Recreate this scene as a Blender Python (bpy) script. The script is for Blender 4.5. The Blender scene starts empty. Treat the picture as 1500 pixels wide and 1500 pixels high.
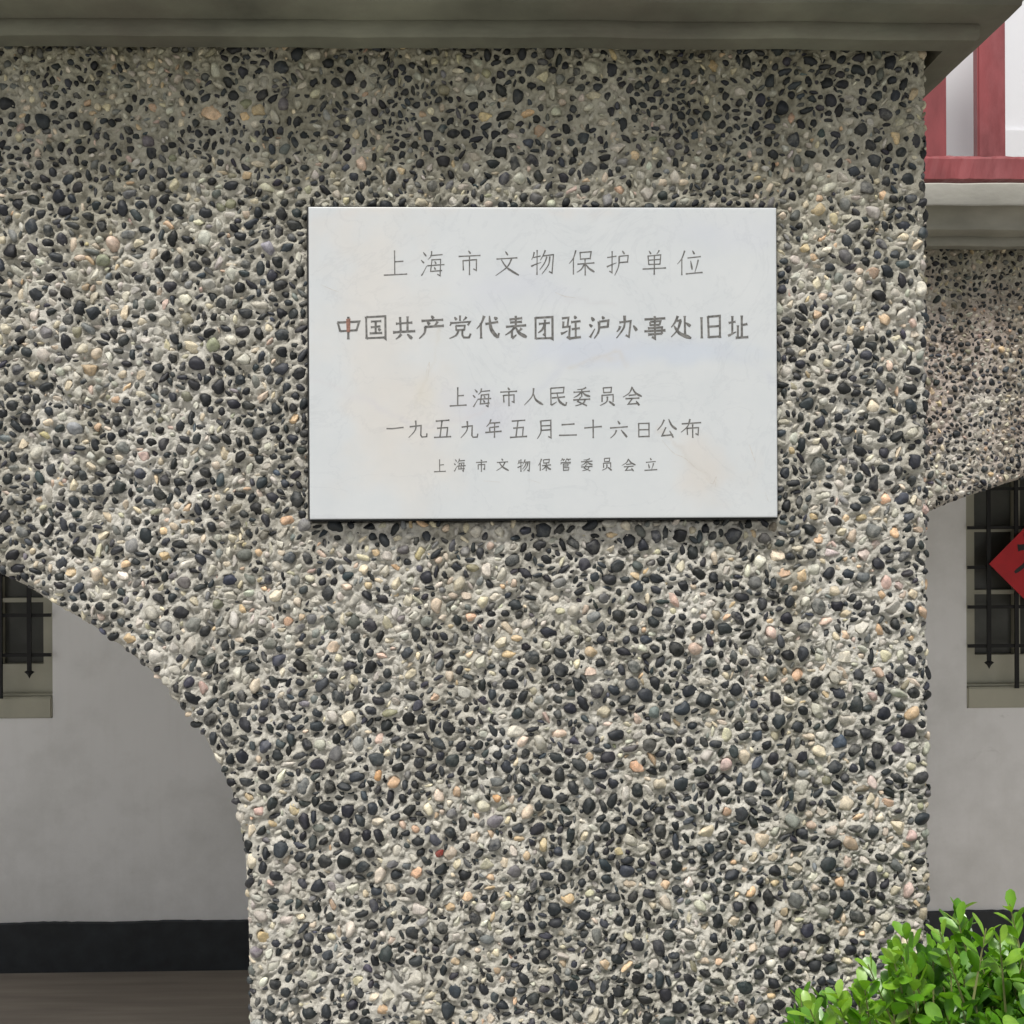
import bpy, bmesh, math, random
import numpy as np
from mathutils import Vector, Matrix, Euler

random.seed(7); rng = np.random.default_rng(7)
SC = bpy.context.scene
COL = SC.collection
R = math.radians

# ------------------------------------------------------------------ camera
EYE = Vector((0.0, 0.0, 1.45))
F = 1472.0                       # focal length in pixels of the 1500 px photograph
YAW, ROLL = R(1.18), 0.0043
cam_d = bpy.data.cameras.new('camera'); cam = bpy.data.objects.new('camera', cam_d); COL.objects.link(cam)
cam_d.sensor_width = 36; cam_d.lens = 36*F/1500
cam_d.clip_start = 0.05; cam_d.clip_end = 500
CR = Matrix.Rotation(-YAW, 3, 'Z') @ Matrix.Rotation(R(90), 3, 'X') @ Matrix.Rotation(-ROLL, 3, 'Z')
cam.matrix_world = Matrix.Translation(EYE) @ CR.to_4x4()
SC.camera = cam

# ------------------------------------------------------------------ sky, sun, exposure
SUN_EL, SUN_AZ = R(62), R(200)      # azimuth clockwise from +Y (behind the camera, a little left)
w = bpy.data.worlds.new('World'); SC.world = w; w.use_nodes = True
nt = w.node_tree; nt.nodes.clear()
sky = nt.nodes.new('ShaderNodeTexSky'); sky.sky_type = 'NISHITA'; sky.sun_disc = False
sky.sun_elevation = SUN_EL; sky.sun_rotation = SUN_AZ
sky.air_density = 1.0; sky.dust_density = 4.0; sky.ozone_density = 1.0
hs = nt.nodes.new('ShaderNodeHueSaturation'); hs.inputs['Saturation'].default_value = 0.28
bg = nt.nodes.new('ShaderNodeBackground'); bg.inputs['Strength'].default_value = 0.098
wo = nt.nodes.new('ShaderNodeOutputWorld')
nt.links.new(sky.outputs[0], hs.inputs['Color']); nt.links.new(hs.outputs[0], bg.inputs[0]); nt.links.new(bg.outputs[0], wo.inputs[0])
sl = bpy.data.lights.new('sun', 'SUN'); sl.energy = 3.5; sl.angle = R(12); sl.color = (1, .97, .92)
so = bpy.data.objects.new('sun', sl); COL.objects.link(so)
sd = Vector((math.sin(SUN_AZ)*math.cos(SUN_EL), math.cos(SUN_AZ)*math.cos(SUN_EL), math.sin(SUN_EL)))
so.rotation_euler = sd.to_track_quat('Z', 'Y').to_euler(); so.location = (0, -3, 6)
SC.view_settings.view_transform = 'Standard'; SC.view_settings.look = 'None'
SC.view_settings.gamma = 1; SC.view_settings.use_curve_mapping = False
SC.view_settings.exposure = 0.20
SC.render.engine = 'CYCLES'
SC.cycles.max_bounces = 6; SC.cycles.diffuse_bounces = 4

def P(px, py, Y):
    """world point where the photograph's pixel meets the vertical plane y = Y"""
    d = CR @ Vector(((px-750)/F, -(py-750)/F, -1.0))
    t = (Y - EYE.y)/d.y
    return EYE + d*t
CRi = CR.transposed()
CRn = np.array(CRi)
def proj(v):
    c = CRi @ (Vector(v)-EYE)
    if c.z > -1e-3: return (-9999, -9999)
    return (750 + F*c.x/-c.z, 750 - F*c.y/-c.z)
def projn(a):
    c = (np.asarray(a)-np.array(EYE)) @ CRn.T
    z = np.minimum(c[:, 2], -1e-3)
    return 750+F*c[:, 0]/-z, 750-F*c[:, 1]/-z

YF, YW, YB = 1.29, 2.26, 3.20       # front wall, recessed wing, verandah wall
ZFLOOR = P(180, 1421, YB).z

# ------------------------------------------------------------------ materials
def new_mat(name):
    m = bpy.data.materials.new(name); m.use_nodes = True
    n = m.node_tree; b = n.nodes['Principled BSDF']
    return m, n, b
def node(n, t, **k):
    x = n.nodes.new(t)
    for a, v in k.items():
        if a in x.inputs: x.inputs[a].default_value = v
        else: setattr(x, a, v)
    return x
def coords(n, scale=1.0, vec=(1, 1, 1)):
    tc = n.nodes.new('ShaderNodeNewGeometry'); mp = n.nodes.new('ShaderNodeMapping')
    mp.inputs['Scale'].default_value = tuple(scale*v for v in vec)
    n.links.new(tc.outputs['Position'], mp.inputs['Vector']); return mp.outputs[0]
def noise(n, vec, scale, detail=4, rough=.55):
    x = node(n, 'ShaderNodeTexNoise', Scale=scale, Detail=detail, Roughness=rough); n.links.new(vec, x.inputs['Vector']); return x.outputs[0]
def ramp(n, fac, stops):
    r = n.nodes.new('ShaderNodeValToRGB'); n.links.new(fac, r.inputs[0])
    e = r.color_ramp.elements
    while len(e) < len(stops): e.new(.5)
    for i, (p, c) in enumerate(stops):
        e[i].position = p; e[i].color = (*c, 1) if len(c) == 3 else c
    return r.outputs[0]
def mix(n, fac, a, b, mode='MIX'):
    x = n.nodes.new('ShaderNodeMix'); x.data_type = 'RGBA'; x.blend_type = mode
    for s, v in ((0, fac), (6, a), (7, b)):
        if isinstance(v, (int, float)): x.inputs[s].default_value = v
        elif isinstance(v, tuple): x.inputs[s].default_value = (*v, 1)
        else: n.links.new(v, x.inputs[s])
    return x.outputs[2]
def bump(n, b, h, strength, dist):
    x = node(n, 'ShaderNodeBump', Strength=strength, Distance=dist); n.links.new(h, x.inputs['Height']); n.links.new(x.outputs[0], b.inputs['Normal'])

def mat_simple(name, col, rough=.6, var=.12, scale=8, bstr=.2, bdist=.002, bscale=60, vec=(1, 1, 1), dirt=None):
    m, n, b = new_mat(name); c = coords(n, 1, vec)
    nz = noise(n, c, scale, 6)
    lo = tuple(max(0, v*(1-var*1.6)) for v in col); hi = tuple(v*(1+var) for v in col)
    cc = ramp(n, nz, [(.3, lo), (.7, hi)])
    if dirt:
        dn = noise(n, c, scale*.35, 7, .7); f = ramp(n, dn, [(.48, (0, 0, 0)), (.72, (1, 1, 1))])
        cc = mix(n, f, cc, dirt)
    n.links.new(cc, b.inputs['Base Color']); b.inputs['Roughness'].default_value = rough
    if bstr: bump(n, b, noise(n, c, bscale, 6, .6), bstr, bdist)
    return m

def mat_mortar(name, top, pink=False):
    m, n, b = new_mat(name); c = coords(n)
    a = noise(n, c, 9, 5); f = noise(n, c, 240, 5, .65)
    col = ramp(n, a, [(.25, (.38, .36, .305)), (.5, (.50, .48, .43)), (.75, (.585, .565, .52))])
    col = mix(n, .45, col, ramp(n, f, [(.2, (.30, .28, .235)), (.5, (.54, .52, .47)), (.85, (.76, .74, .69))]))
    # algae and grime under the cornice, darkened further to paint in its shade
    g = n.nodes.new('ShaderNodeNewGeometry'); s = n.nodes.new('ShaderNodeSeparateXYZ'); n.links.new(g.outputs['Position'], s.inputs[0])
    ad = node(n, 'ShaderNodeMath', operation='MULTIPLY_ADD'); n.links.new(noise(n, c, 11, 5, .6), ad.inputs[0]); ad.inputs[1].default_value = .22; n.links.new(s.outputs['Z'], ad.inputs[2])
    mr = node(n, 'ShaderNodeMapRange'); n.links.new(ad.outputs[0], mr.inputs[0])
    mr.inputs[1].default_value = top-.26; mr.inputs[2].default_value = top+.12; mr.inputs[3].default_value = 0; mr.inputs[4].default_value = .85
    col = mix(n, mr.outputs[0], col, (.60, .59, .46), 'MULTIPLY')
    if pink: col = mix(n, ramp(n, noise(n, c, 6, 5, .6), [(.42, (.12, .12, .12)), (.62, (.6, .6, .6))]), col, (.37, .285, .255))
    cs = coords(n, 1, (9, 9, 1.1)); col = mix(n, 1.0, col, ramp(n, noise(n, cs, 2.2, 6, .65), [(.32, (.70, .69, .64)), (.6, (1.06, 1.06, 1.05))]), 'MULTIPLY')
    n.links.new(col, b.inputs['Base Color']); b.inputs['Roughness'].default_value = .93
    b.inputs['Specular IOR Level'].default_value = .25
    f2 = noise(n, c, 420, 6, .7); bump(n, b, f2, 1.0, .0028)
    return m
def mat_pebble(name, attr):
    m, n, b = new_mat(name)
    if attr:
        a = n.nodes.new('ShaderNodeAttribute'); a.attribute_name = 'stone_color'; base = a.outputs['Color']; al = a.outputs['Alpha']
    else:
        a = n.nodes.new('ShaderNodeObjectInfo'); base = a.outputs['Color']; al = a.outputs['Alpha']
    c = coords(n)
    v = ramp(n, noise(n, c, 130, 5, .6), [(.25, (.55, .55, .55)), (.75, (1.42, 1.4, 1.35))])
    col = mix(n, 1.0, base, v, 'MULTIPLY')
    col = mix(n, 1.0, col, ramp(n, noise(n, c, 700, 3, .7), [(.3, (.7, .7, .7)), (.7, (1.3, 1.3, 1.3))]), 'MULTIPLY')
    # cement film left on the stones: alpha says how much
    film = noise(n, c, 110, 8, .75)
    mm = node(n, 'ShaderNodeMath', operation='MULTIPLY'); n.links.new(ramp(n, film, [(.42, (.02, .02, .02)), (.68, (1, 1, 1))]), mm.inputs[0]); n.links.new(al, mm.inputs[1])
    col = mix(n, mm.outputs[0], col, (.40, .39, .35))
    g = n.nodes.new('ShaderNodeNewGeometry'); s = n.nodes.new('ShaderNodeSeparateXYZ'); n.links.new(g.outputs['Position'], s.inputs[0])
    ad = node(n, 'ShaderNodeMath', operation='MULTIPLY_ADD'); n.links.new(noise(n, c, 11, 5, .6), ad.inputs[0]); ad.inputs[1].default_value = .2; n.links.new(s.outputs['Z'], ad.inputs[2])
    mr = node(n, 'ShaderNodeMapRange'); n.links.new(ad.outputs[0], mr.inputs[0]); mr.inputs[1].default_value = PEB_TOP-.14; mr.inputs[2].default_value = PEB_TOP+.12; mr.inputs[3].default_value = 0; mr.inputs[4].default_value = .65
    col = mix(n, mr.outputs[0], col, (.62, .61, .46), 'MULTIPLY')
    n.links.new(col, b.inputs['Base Color'])
    rr = node(n, 'ShaderNodeMapRange'); n.links.new(film, rr.inputs[0]); rr.inputs[3].default_value = .34; rr.inputs[4].default_value = .7
    n.links.new(rr.outputs[0], b.inputs['Roughness']); b.inputs['Specular IOR Level'].default_value = .3
    bump(n, b, noise(n, c, 330, 6, .65), .55, .0013)
    return m

PEB_TOP = P(700, 75, YF).z
M_mortar = mat_mortar('mortar', PEB_TOP)
M_mortar_w = mat_mortar('wing_mortar', PEB_TOP, True)
M_peb_a = mat_pebble('pebble_stone_mass', True)
M_peb_o = mat_pebble('pebble_stone', False)
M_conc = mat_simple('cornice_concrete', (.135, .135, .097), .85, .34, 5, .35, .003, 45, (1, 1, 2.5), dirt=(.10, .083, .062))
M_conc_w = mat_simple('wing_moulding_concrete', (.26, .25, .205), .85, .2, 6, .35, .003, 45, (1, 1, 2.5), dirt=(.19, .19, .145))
M_fascia = mat_simple('fascia_concrete', (.36, .35, .31), .8, .10, 9, .3, .002, 50, (1, 1, 2), dirt=(.28, .27, .23))
M_white = mat_simple('white_limewash', (.87, .87, .865), .8, .02, 3, .12, .002, 30, dirt=(.65, .65, .63))
m = M_white; n = m.node_tree; b = n.nodes['Principled BSDF']; c = coords(n); old = b.inputs['Base Color'].links[0].from_socket
mk = node(n, 'ShaderNodeTexNoise', Scale=5.0, Detail=9.0, Roughness=.72, Distortion=.8); n.links.new(c, mk.inputs['Vector'])
cc = mix(n, ramp(n, mk.outputs[0], [(.66, (0, 0, 0)), (.72, (.5, .5, .5))]), old, (.55, .545, .53))
cc = mix(n, ramp(n, noise(n, coords(n, 1, (14, 14, 1.2)), 2.5, 6, .6), [(.5, (0, 0, 0)), (.8, (.13, .13, .13))]), cc, (.62, .61, .57))
n.links.new(cc, b.inputs['Base Color'])
M_white2 = mat_simple('upper_white_paint', (.70, .71, .735), .6, .03, 2, .1, .001, 30)
M_skirt = mat_simple('black_skirting_paint', (.024, .029, .034), .55, .2, 20, .25, .001, 80)
M_floor = mat_simple('verandah_floor_boards', (.31, .27, .225), .5, .16, 9, .3, .001, 50, (.25, 3, 1), dirt=(.28, .24, .20))
M_red = mat_simple('red_oxide_paint', (.215, .046, .049), .45, .22, 14, .45, .004, 26, (1, 1, .4), dirt=(.28, .085, .09))
M_cream = mat_simple('cream_window_paint', (.43, .42, .335), .5, .06, 10, .1, .001, 60)
M_iron = mat_simple('black_iron', (.004, .004, .004), .7, .2, 30, .3, .0008, 160)
M_ground = mat_simple('grey_paving', (.44, .435, .42), .85, .2, 2, .3, .004, 40)
M_ceil = mat_simple('ceiling_paint', (.82, .81, .79), .8, .05, 3, .1, .001, 30)
M_paper = mat_simple('red_paper', (.52, .008, .014), .5, .1, 20, .1, .0008, 60)
M_ink = mat_simple('black_ink', (.008, .006, .006), .4, .1, 30, .0)
M_dark = mat_simple('room_dark', (.02, .022, .02), .9, .3, 3, 0)
M_curtain = mat_simple('curtain_cloth', (.09, .095, .085), .9, .2, 6, .2, .004, 30, (6, 1, 1))
M_engr = mat_simple('engraved_grey_paint', (.135, .132, .125), .8, .35, 260, .2, .0004, 900)
M_engr_red = mat_simple('engraved_worn_red_paint', (.24, .125, .095), .8, .35, 260, .2, .0004, 900)
M_crack = mat_simple('marble_hairline', (.50, .47, .43), .6, .2, 200, 0)
m, n, b = new_mat('window_glass'); M_glass = m
b.inputs['Base Color'].default_value = (.012, .016, .015, 1); b.inputs['Roughness'].default_value = .38
b.inputs['Transmission Weight'].default_value = .0; b.inputs['Specular IOR Level'].default_value = .5
c = coords(n); n.links.new(ramp(n, noise(n, c, 7, 4), [(.3, (.035, .037, .032)), (.7, (.085, .088, .074))]), b.inputs['Base Color'])
bump(n, b, noise(n, c, 6, 2), .15, .004)
m, n, b = new_mat('plaque_marble'); M_marble = m
a = n.nodes.new('ShaderNodeAttribute'); a.attribute_name = 'marble_color'
c = coords(n); v = ramp(n, noise(n, c, 14, 8, .7), [(.3, (.95, .955, .96)), (.7, (1.03, 1.02, 1.01))])
dn = node(n, 'ShaderNodeTexNoise', Scale=7.0, Detail=6.0, Roughness=.6, Distortion=1.6); n.links.new(c, dn.inputs['Vector'])
vn = ramp(n, dn.outputs[0], [(.485, (1, 1, 1)), (.5, (.94, .942, .95)), (.515, (1, 1, 1))])
n.links.new(mix(n, 1.0, mix(n, 1.0, a.outputs['Color'], v, 'MULTIPLY'), vn, 'MULTIPLY'), b.inputs['Base Color'])
b.inputs['Roughness'].default_value = .42; bump(n, b, noise(n, c, 300, 3), .08, .0004)
def mat_leaf():
    m, n, b = new_mat('leaf')
    oi = n.nodes.new('ShaderNodeAttribute'); oi.attribute_name = 'leaf_color'
    c = coords(n); v = ramp(n, noise(n, c, 120, 3), [(.3, (.8, .85, .8)), (.7, (1.15, 1.1, 1.1))])
    col = mix(n, 1.0, oi.outputs['Color'], v, 'MULTIPLY')
    n.links.new(col, b.inputs['Base Color']); b.inputs['Roughness'].default_value = .36
    b.inputs['Specular IOR Level'].default_value = 1.0
    tr = n.nodes.new('ShaderNodeBsdfTranslucent'); n.links.new(mix(n, 1.0, col, (1.5, 1.5, .5), 'MULTIPLY'), tr.inputs[0])
    ms = n.nodes.new('ShaderNodeMixShader'); ms.inputs[0].default_value = .3
    n.links.new(b.outputs[0], ms.inputs[1]); n.links.new(tr.outputs[0], ms.inputs[2])
    n.links.new(ms.outputs[0], n.nodes['Material Output'].inputs[0])
    bump(n, b, noise(n, c, 200, 3), .2, .0006)
    return m
M_leaf = mat_leaf()
M_twig = mat_simple('twig_bark', (.16, .17, .06), .7, .2, 60, 0)

# ------------------------------------------------------------------ object helpers
def props(o, label=None, cat=None, group=None, kind=None):
    for k, v in (('label', label), ('category', cat), ('group', group), ('kind', kind)):
        if v: o[k] = v
    return o
def empty(name, loc, **k):
    o = bpy.data.objects.new(name, None); COL.objects.link(o); o.location = loc; o.empty_display_size = .05
    o.matrix_world = Matrix.Translation(loc); return props(o, **k)
def link(name, me, mat, parent=None, mw=None, **k):
    o = bpy.data.objects.new(name, me); COL.objects.link(o)
    if mat and not me.materials: me.materials.append(mat)
    mw = mw or Matrix.Identity(4)
    if parent is not None:
        o.parent = parent
        pm = Matrix.Identity(4); q = parent
        while q is not None: pm = q.matrix_basis @ pm; q = q.parent
        o.matrix_basis = pm.inverted() @ mw
    else: o.matrix_basis = mw
    return props(o, **k)
def mesh_np(name, V, Fc, smooth=True):
    """V (n,3), Fc (m,k) int"""
    me = bpy.data.meshes.new(name); V = np.asarray(V, np.float32); Fc = np.asarray(Fc, np.int32)
    me.vertices.add(len(V)); me.vertices.foreach_set('co', V.ravel())
    k = Fc.shape[1]; me.loops.add(Fc.size); me.loops.foreach_set('vertex_index', Fc.ravel())
    me.polygons.add(len(Fc)); me.polygons.foreach_set('loop_start', np.arange(0, Fc.size, k, dtype=np.int32))
    me.polygons.foreach_set('loop_total', np.full(len(Fc), k, np.int32))
    me.update(calc_edges=True); me.validate()
    if smooth: me.polygons.foreach_set('use_smooth', np.ones(len(me.polygons), bool))
    return me
def set_attr(me, name, arr):
    at = me.attributes.new(name, 'FLOAT_COLOR', 'POINT'); at.data.foreach_set('color', np.asarray(arr, np.float32).ravel())
def bm_obj(name, bm, mat, parent=None, smooth=False, **k):
    me = bpy.data.meshes.new(name); bmesh.ops.recalc_face_normals(bm, faces=bm.faces[:]); bm.to_mesh(me); bm.free()
    if smooth: me.polygons.foreach_set('use_smooth', np.ones(len(me.polygons), bool))
    return link(name, me, mat, parent, **k)
def box(bm, x0, x1, y0, y1, z0, z1, bev=0.0):
    r = bmesh.ops.create_cube(bm, size=1.0)
    for v in r['verts']: v.co = Vector(((x0+x1)/2+v.co.x*(x1-x0), (y0+y1)/2+v.co.y*(y1-y0), (z0+z1)/2+v.co.z*(z1-z0)))
    if bev: bmesh.ops.bevel(bm, geom=list({e for v in r['verts'] for e in v.link_edges}), offset=bev, segments=2, affect='EDGES')
def box_obj(name, a, mat, parent=None, bev=0.0, **k):
    bm = bmesh.new(); box(bm, *a, bev); return bm_obj(name, bm, mat, parent, **k)

def vnoise(x, z, s, seed, oct=3, per=.5):
    x = np.asarray(x, float)/s; z = np.asarray(z, float)/s; out = np.zeros(np.broadcast(x, z).shape); amp = 1; tot = 0
    for o in range(oct):
        L = np.random.default_rng(seed+o*31).random((256, 256))*2-1
        xs = x*2**o+37.3*o+500; zs = z*2**o+11.7*o+500
        i = np.floor(xs).astype(int); j = np.floor(zs).astype(int); fx = xs-i; fz = zs-j
        fx = fx*fx*(3-2*fx); fz = fz*fz*(3-2*fz); i0 = i % 256; j0 = j % 256; i1 = (i+1) % 256; j1 = (j+1) % 256
        out += amp*((L[i0, j0]*(1-fx)+L[i1, j0]*fx)*(1-fz)+(L[i0, j1]*(1-fx)+L[i1, j1]*fx)*fz); tot += amp; amp *= per
    return out/tot

# ------------------------------------------------------------------ arches
def catmull(pts, n=8):
    out = []; p = [pts[0]]+list(pts)+[pts[-1]]
    for i in range(1, len(p)-2):
        for k in range(n):
            t = k/n; a, b_, c_, d = (np.array(p[i+j]) for j in (-1, 0, 1, 2))
            out.append(.5*((2*b_)+(-a+c_)*t+(2*a-5*b_+4*c_-d)*t*t+(-a+3*b_-3*c_+d)*t**3))
    out.append(np.array(pts[-1])); return np.array(out)
lp = [(-400, 742), (-250, 754), (-110, 793), (0, 843), (38, 862), (77, 887), (133, 919), (190, 961), (235, 1003), (259, 1035), (288, 1070), (316, 1118), (340, 1172), (353, 1230), (358, 1290), (361, 1360), (363, 1500)]
lw = [(P(x, y, YF).x, P(x, y, YF).z) for x, y in lp]
lw.append((lw[-1][0], ZFLOOR-.02))
xc = lw[0][0]
arch_r = catmull(lw[:-1]); arch_r = np.vstack([arch_r, [lw[-1]]])
arch_l = arch_r[::-1].copy(); arch_l[:, 0] = 2*xc-arch_l[:, 0]
ARCH1 = np.vstack([arch_l[:-1], arch_r])        # open polyline: left foot -> crown -> right foot
XR = P(1360, 400, YF).x                          # outer corner of the pier
e0 = P(1360, 751, YW); e1 = P(1400, 734, YW); e2 = P(1444, 719, YW); e3 = P(1500, 701, YW)
wp = [(e0.x-.32, ZFLOOR-.02), (e0.x-.32, e0.z-.42), (e0.x-.29, e0.z-.27), (e0.x-.21, e0.z-.125), (e0.x-.1, e0.z-.05), (e0.x, e0.z), (e1.x, e1.z), (e2.x, e2.z), (e3.x, e3.z), (e3.x+.12, e3.z+.028), (e3.x+.27, e3.z+.04)]
a2 = np.vstack([[wp[0]], catmull(wp[1:])]); b2 = a2[::-1].copy(); b2[:, 0] = 2*wp[-1][0]-b2[:, 0]
ARCH2 = np.vstack([a2[:-1], b2])

def in_arch(x, z, A):
    """inside the opening"""
    mid = A[len(A)//2, 0]
    return (z < np.interp(x, A[:, 0]+np.arange(len(A))*1e-9, A[:, 1], left=-9, right=-9)) & (x > A[0, 0]) & (x < A[-1, 0])
def dist_poly(x, z, A):
    best = np.full(x.shape, 9.0); bx = x.copy(); bz = z.copy()
    for k in range(len(A)-1):
        ax, az = A[k]; dx, dz = A[k+1]-A[k]; L = dx*dx+dz*dz
        if L < 1e-12: continue
        t = np.clip(((x-ax)*dx+(z-az)*dz)/L, 0, 1); qx = ax+t*dx; qz = az+t*dz; d = np.hypot(x-qx, z-qz); u = d < best
        best = np.where(u, d, best); bx = np.where(u, qx, bx); bz = np.where(u, qz, bz)
    return best, bx, bz

# ------------------------------------------------------------------ pebble shapes
def ico(sub):
    bm = bmesh.new(); bmesh.ops.create_icosphere(bm, subdivisions=sub, radius=1.0)
    V = np.array([v.co[:] for v in bm.verts]); Fc = np.array([[v.index for v in f.verts] for f in bm.faces]); bm.free(); return V, Fc
ICO3, ICO3F = ico(3); ICO2, ICO2F = ico(2)
def pebble_shape(kind, seed, base):
    r = np.random.default_rng(seed); V = base.copy()
    lf = r.normal(size=(3, 3))*.22
    V = V*(1+.10*np.sin(V @ lf[:, :1]*6+r.random()*6))
    k, lo, hi = (5, .62, .88) if kind == 0 else (11, .46, .76)
    for _ in range(k):
        nrm = r.normal(size=3); nrm[2] *= .7; nrm /= np.linalg.norm(nrm); d = r.uniform(lo, hi)
        s = V @ nrm; V = V - np.outer(np.maximum(0, s-d), nrm)*.93
    # one end narrower than the other
    V[:, 1] *= 1 + r.uniform(-.42, .42)*V[:, 0]
    V[:, :2] /= np.abs(V[:, :2]).max(0)
    return V
NV = 48
SHAPES3 = [pebble_shape(0 if i < 20 else 1, 100+i, ICO3) for i in range(NV)]
SHAPES2 = [pebble_shape(0 if i < 20 else 1, 100+i, ICO2) for i in range(NV)]
PEB_ME = []
for i in range(NV):
    me = mesh_np('pebble', SHAPES3[i], ICO3F); me.materials.append(M_peb_o); PEB_ME.append(me)

def stone_color(kind, r):
    j = lambda c, s=.16: tuple(max(.004, v*(1+r.normal()*s*.6)) for v in c)
    def sc(c, s): f = math.exp(r.normal()*s); return tuple(v*f for v in c)
    if kind == 'dark': return (*j(sc((.0155, .0185, .0225), .5), .12), r.choice([.04, .15, .4], p=[.65, .27, .08]))
    if kind == 'mid': return (*j(sc((.095, .10, .10), .4), .08), r.choice([.2, .6]))
    if kind == 'light': return (*j(sc((.45, .43, .375), .15), .05), r.choice([.3, .8]))
    if kind == 'cream': return (*j(sc((.52, .46, .35), .12), .06), .3)
    if kind == 'tan': return (*j(sc((.50, .37, .235), .18), .08), .3)
    if kind == 'pink': return (*j(sc((.48, .37, .31), .12), .06), .3)
    if kind == 'olive': return (*j(sc((.20, .19, .13), .2), .08), .3)
    if kind == 'red': return (.20, .026, .02, .2)
    if kind == 'orange': return (.50, .29, .14, .2)

def scatter(x0, x1, z0, z1, valid, size_fn, tries, seed, fixed=()):
    """fill an area with non-overlapping ellipses, big ones first"""
    r = np.random.default_rng(seed); cell = .0135; grid = {}; out = []
    def ok(x, z, a, b_, th, k):
        ci, cj = int(x//cell), int(z//cell)
        for i in range(ci-2, ci+3):
            for j in range(cj-2, cj+3):
                for (X, Z, A, B, T) in grid.get((i, j), ()):
                    dx, dz = X-x, Z-z; d = math.hypot(dx, dz)
                    if d > a+A: continue
                    ph = math.atan2(dz, dx)
                    c1, s1 = math.cos(ph-th), math.sin(ph-th); c2, s2 = math.cos(ph-T), math.sin(ph-T)
                    r1 = a*b_/math.sqrt((b_*c1)**2+(a*s1)**2); r2 = A*B/math.sqrt((B*c2)**2+(A*s2)**2)
                    if d < k*(r1+r2): return False
        return True
    def put(x, z, a, b_, th): grid.setdefault((int(x//cell), int(z//cell)), []).append((x, z, a, b_, th)); out.append((x, z, a, b_, th))
    for f in fixed: put(*f)
    nf = len(fixed)
    for s, (nt_, lo, hi) in enumerate(((.014, .0098, .0115), (.055, .0078, .0096), (.23, .0060, .0078), (.30, .0049, .0064), (.22, .0038, .0053), (.115, .0027, .0038))):
        N = int(tries*nt_)
        xs = r.uniform(x0, x1, N); zs = r.uniform(z0, z1, N); keep = valid(xs, zs); sf = size_fn(xs, zs)
        aa = r.uniform(lo, hi, N); bb = np.where(r.random(N) < .3, r.uniform(.34, .55, N), r.uniform(.55, .92, N)); tt = r.uniform(0, math.pi, N); uu = r.random(N)
        for q in range(N):
            if not keep[q]: continue
            sz, dens = sf[0][q], sf[1][q]
            if s < 2 and uu[q] > (sz-.75)*2.2: continue
            if s >= 2 and uu[q] > dens: continue
            a_ = aa[q]*(.62+.42*sz); b_ = a_*bb[q]
            if ok(xs[q], zs[q], a_, b_, tt[q], 1.0): put(xs[q], zs[q], a_, b_, tt[q])
    return out, nf

def stone_records(pl, nf, Y, kinds_fixed, dark_fn, seed, edge_fn):
    """turn ellipses into full 3-D stones: dict arrays"""
    r = np.random.default_rng(seed); n_ = len(pl); E = np.array(pl)
    x, z, a, b_, th = E.T
    pd = dark_fn(x, z)
    kinds = []
    for i in range(n_):
        if i < nf: kinds.append(kinds_fixed[i]); continue
        u = r.random()
        if u < pd[i]: kinds.append('dark')
        else:
            kinds.append(r.choice(['mid', 'light', 'cream', 'tan', 'pink', 'olive'], p=[.20, .41, .255, .075, .035, .025]))
    colr = np.array([stone_color(k, r) for k in kinds])
    ang = np.array([k in ('light', 'cream', 'pink', 'tan') for k in kinds])
    var = np.where(ang & (r.random(n_) < .75), r.integers(20, NV, n_), r.integers(0, 20, n_))
    c = np.minimum(b_*r.uniform(.8, 1.3, n_), .0070); out = c*r.uniform(-.40, .35, n_)+r.normal(size=n_)*.0006
    tx = r.normal(size=n_)*.36; tz = r.normal(size=n_)*.36
    N = np.stack([tx, -np.ones(n_), tz], 1)
    en, back = edge_fn(x, z)             # outward lean and setback near free edges
    N = N+en; N /= np.linalg.norm(N, axis=1)[:, None]
    pos = np.stack([x, Y-out+back, z], 1)
    T = np.stack([np.cos(th), np.zeros(n_), np.sin(th)], 1)
    T -= N*(T*N).sum(1)[:, None]; T /= np.linalg.norm(T, axis=1)[:, None]
    B = np.cross(N, T)
    return dict(pos=pos, T=T, B=B, N=N, a=a, b=b_, c=c, col=colr, var=var, out=out, x=x, z=z, th=th, kind=kinds)

def extra_stones(rec, pos, N, r, amin=.003, amax=.0075):
    n_ = len(pos); N = N/np.linalg.norm(N, axis=1)[:, None]
    T = r.normal(size=(n_, 3)); T -= N*(T*N).sum(1)[:, None]; T /= np.linalg.norm(T, axis=1)[:, None]; B = np.cross(N, T)
    a = r.uniform(amin, amax, n_); b_ = a*r.uniform(.5, .9, n_); c = b_*r.uniform(.6, .9, n_)
    kinds = list(r.choice(['dark', 'mid', 'light', 'cream', 'tan'], n_, p=[.42, .12, .32, .1, .04]))
    col = np.array([stone_color(k, r) for k in kinds]); z0 = np.zeros(n_)
    new = dict(pos=pos, T=T, B=B, N=N, a=a, b=b_, c=c, col=col, var=r.integers(0, NV, n_), out=z0, x=pos[:, 0], z=pos[:, 2], th=z0, kind=kinds)
    for k in rec: rec[k] = rec[k]+new[k] if k == 'kind' else np.concatenate([rec[k], new[k]])

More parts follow.
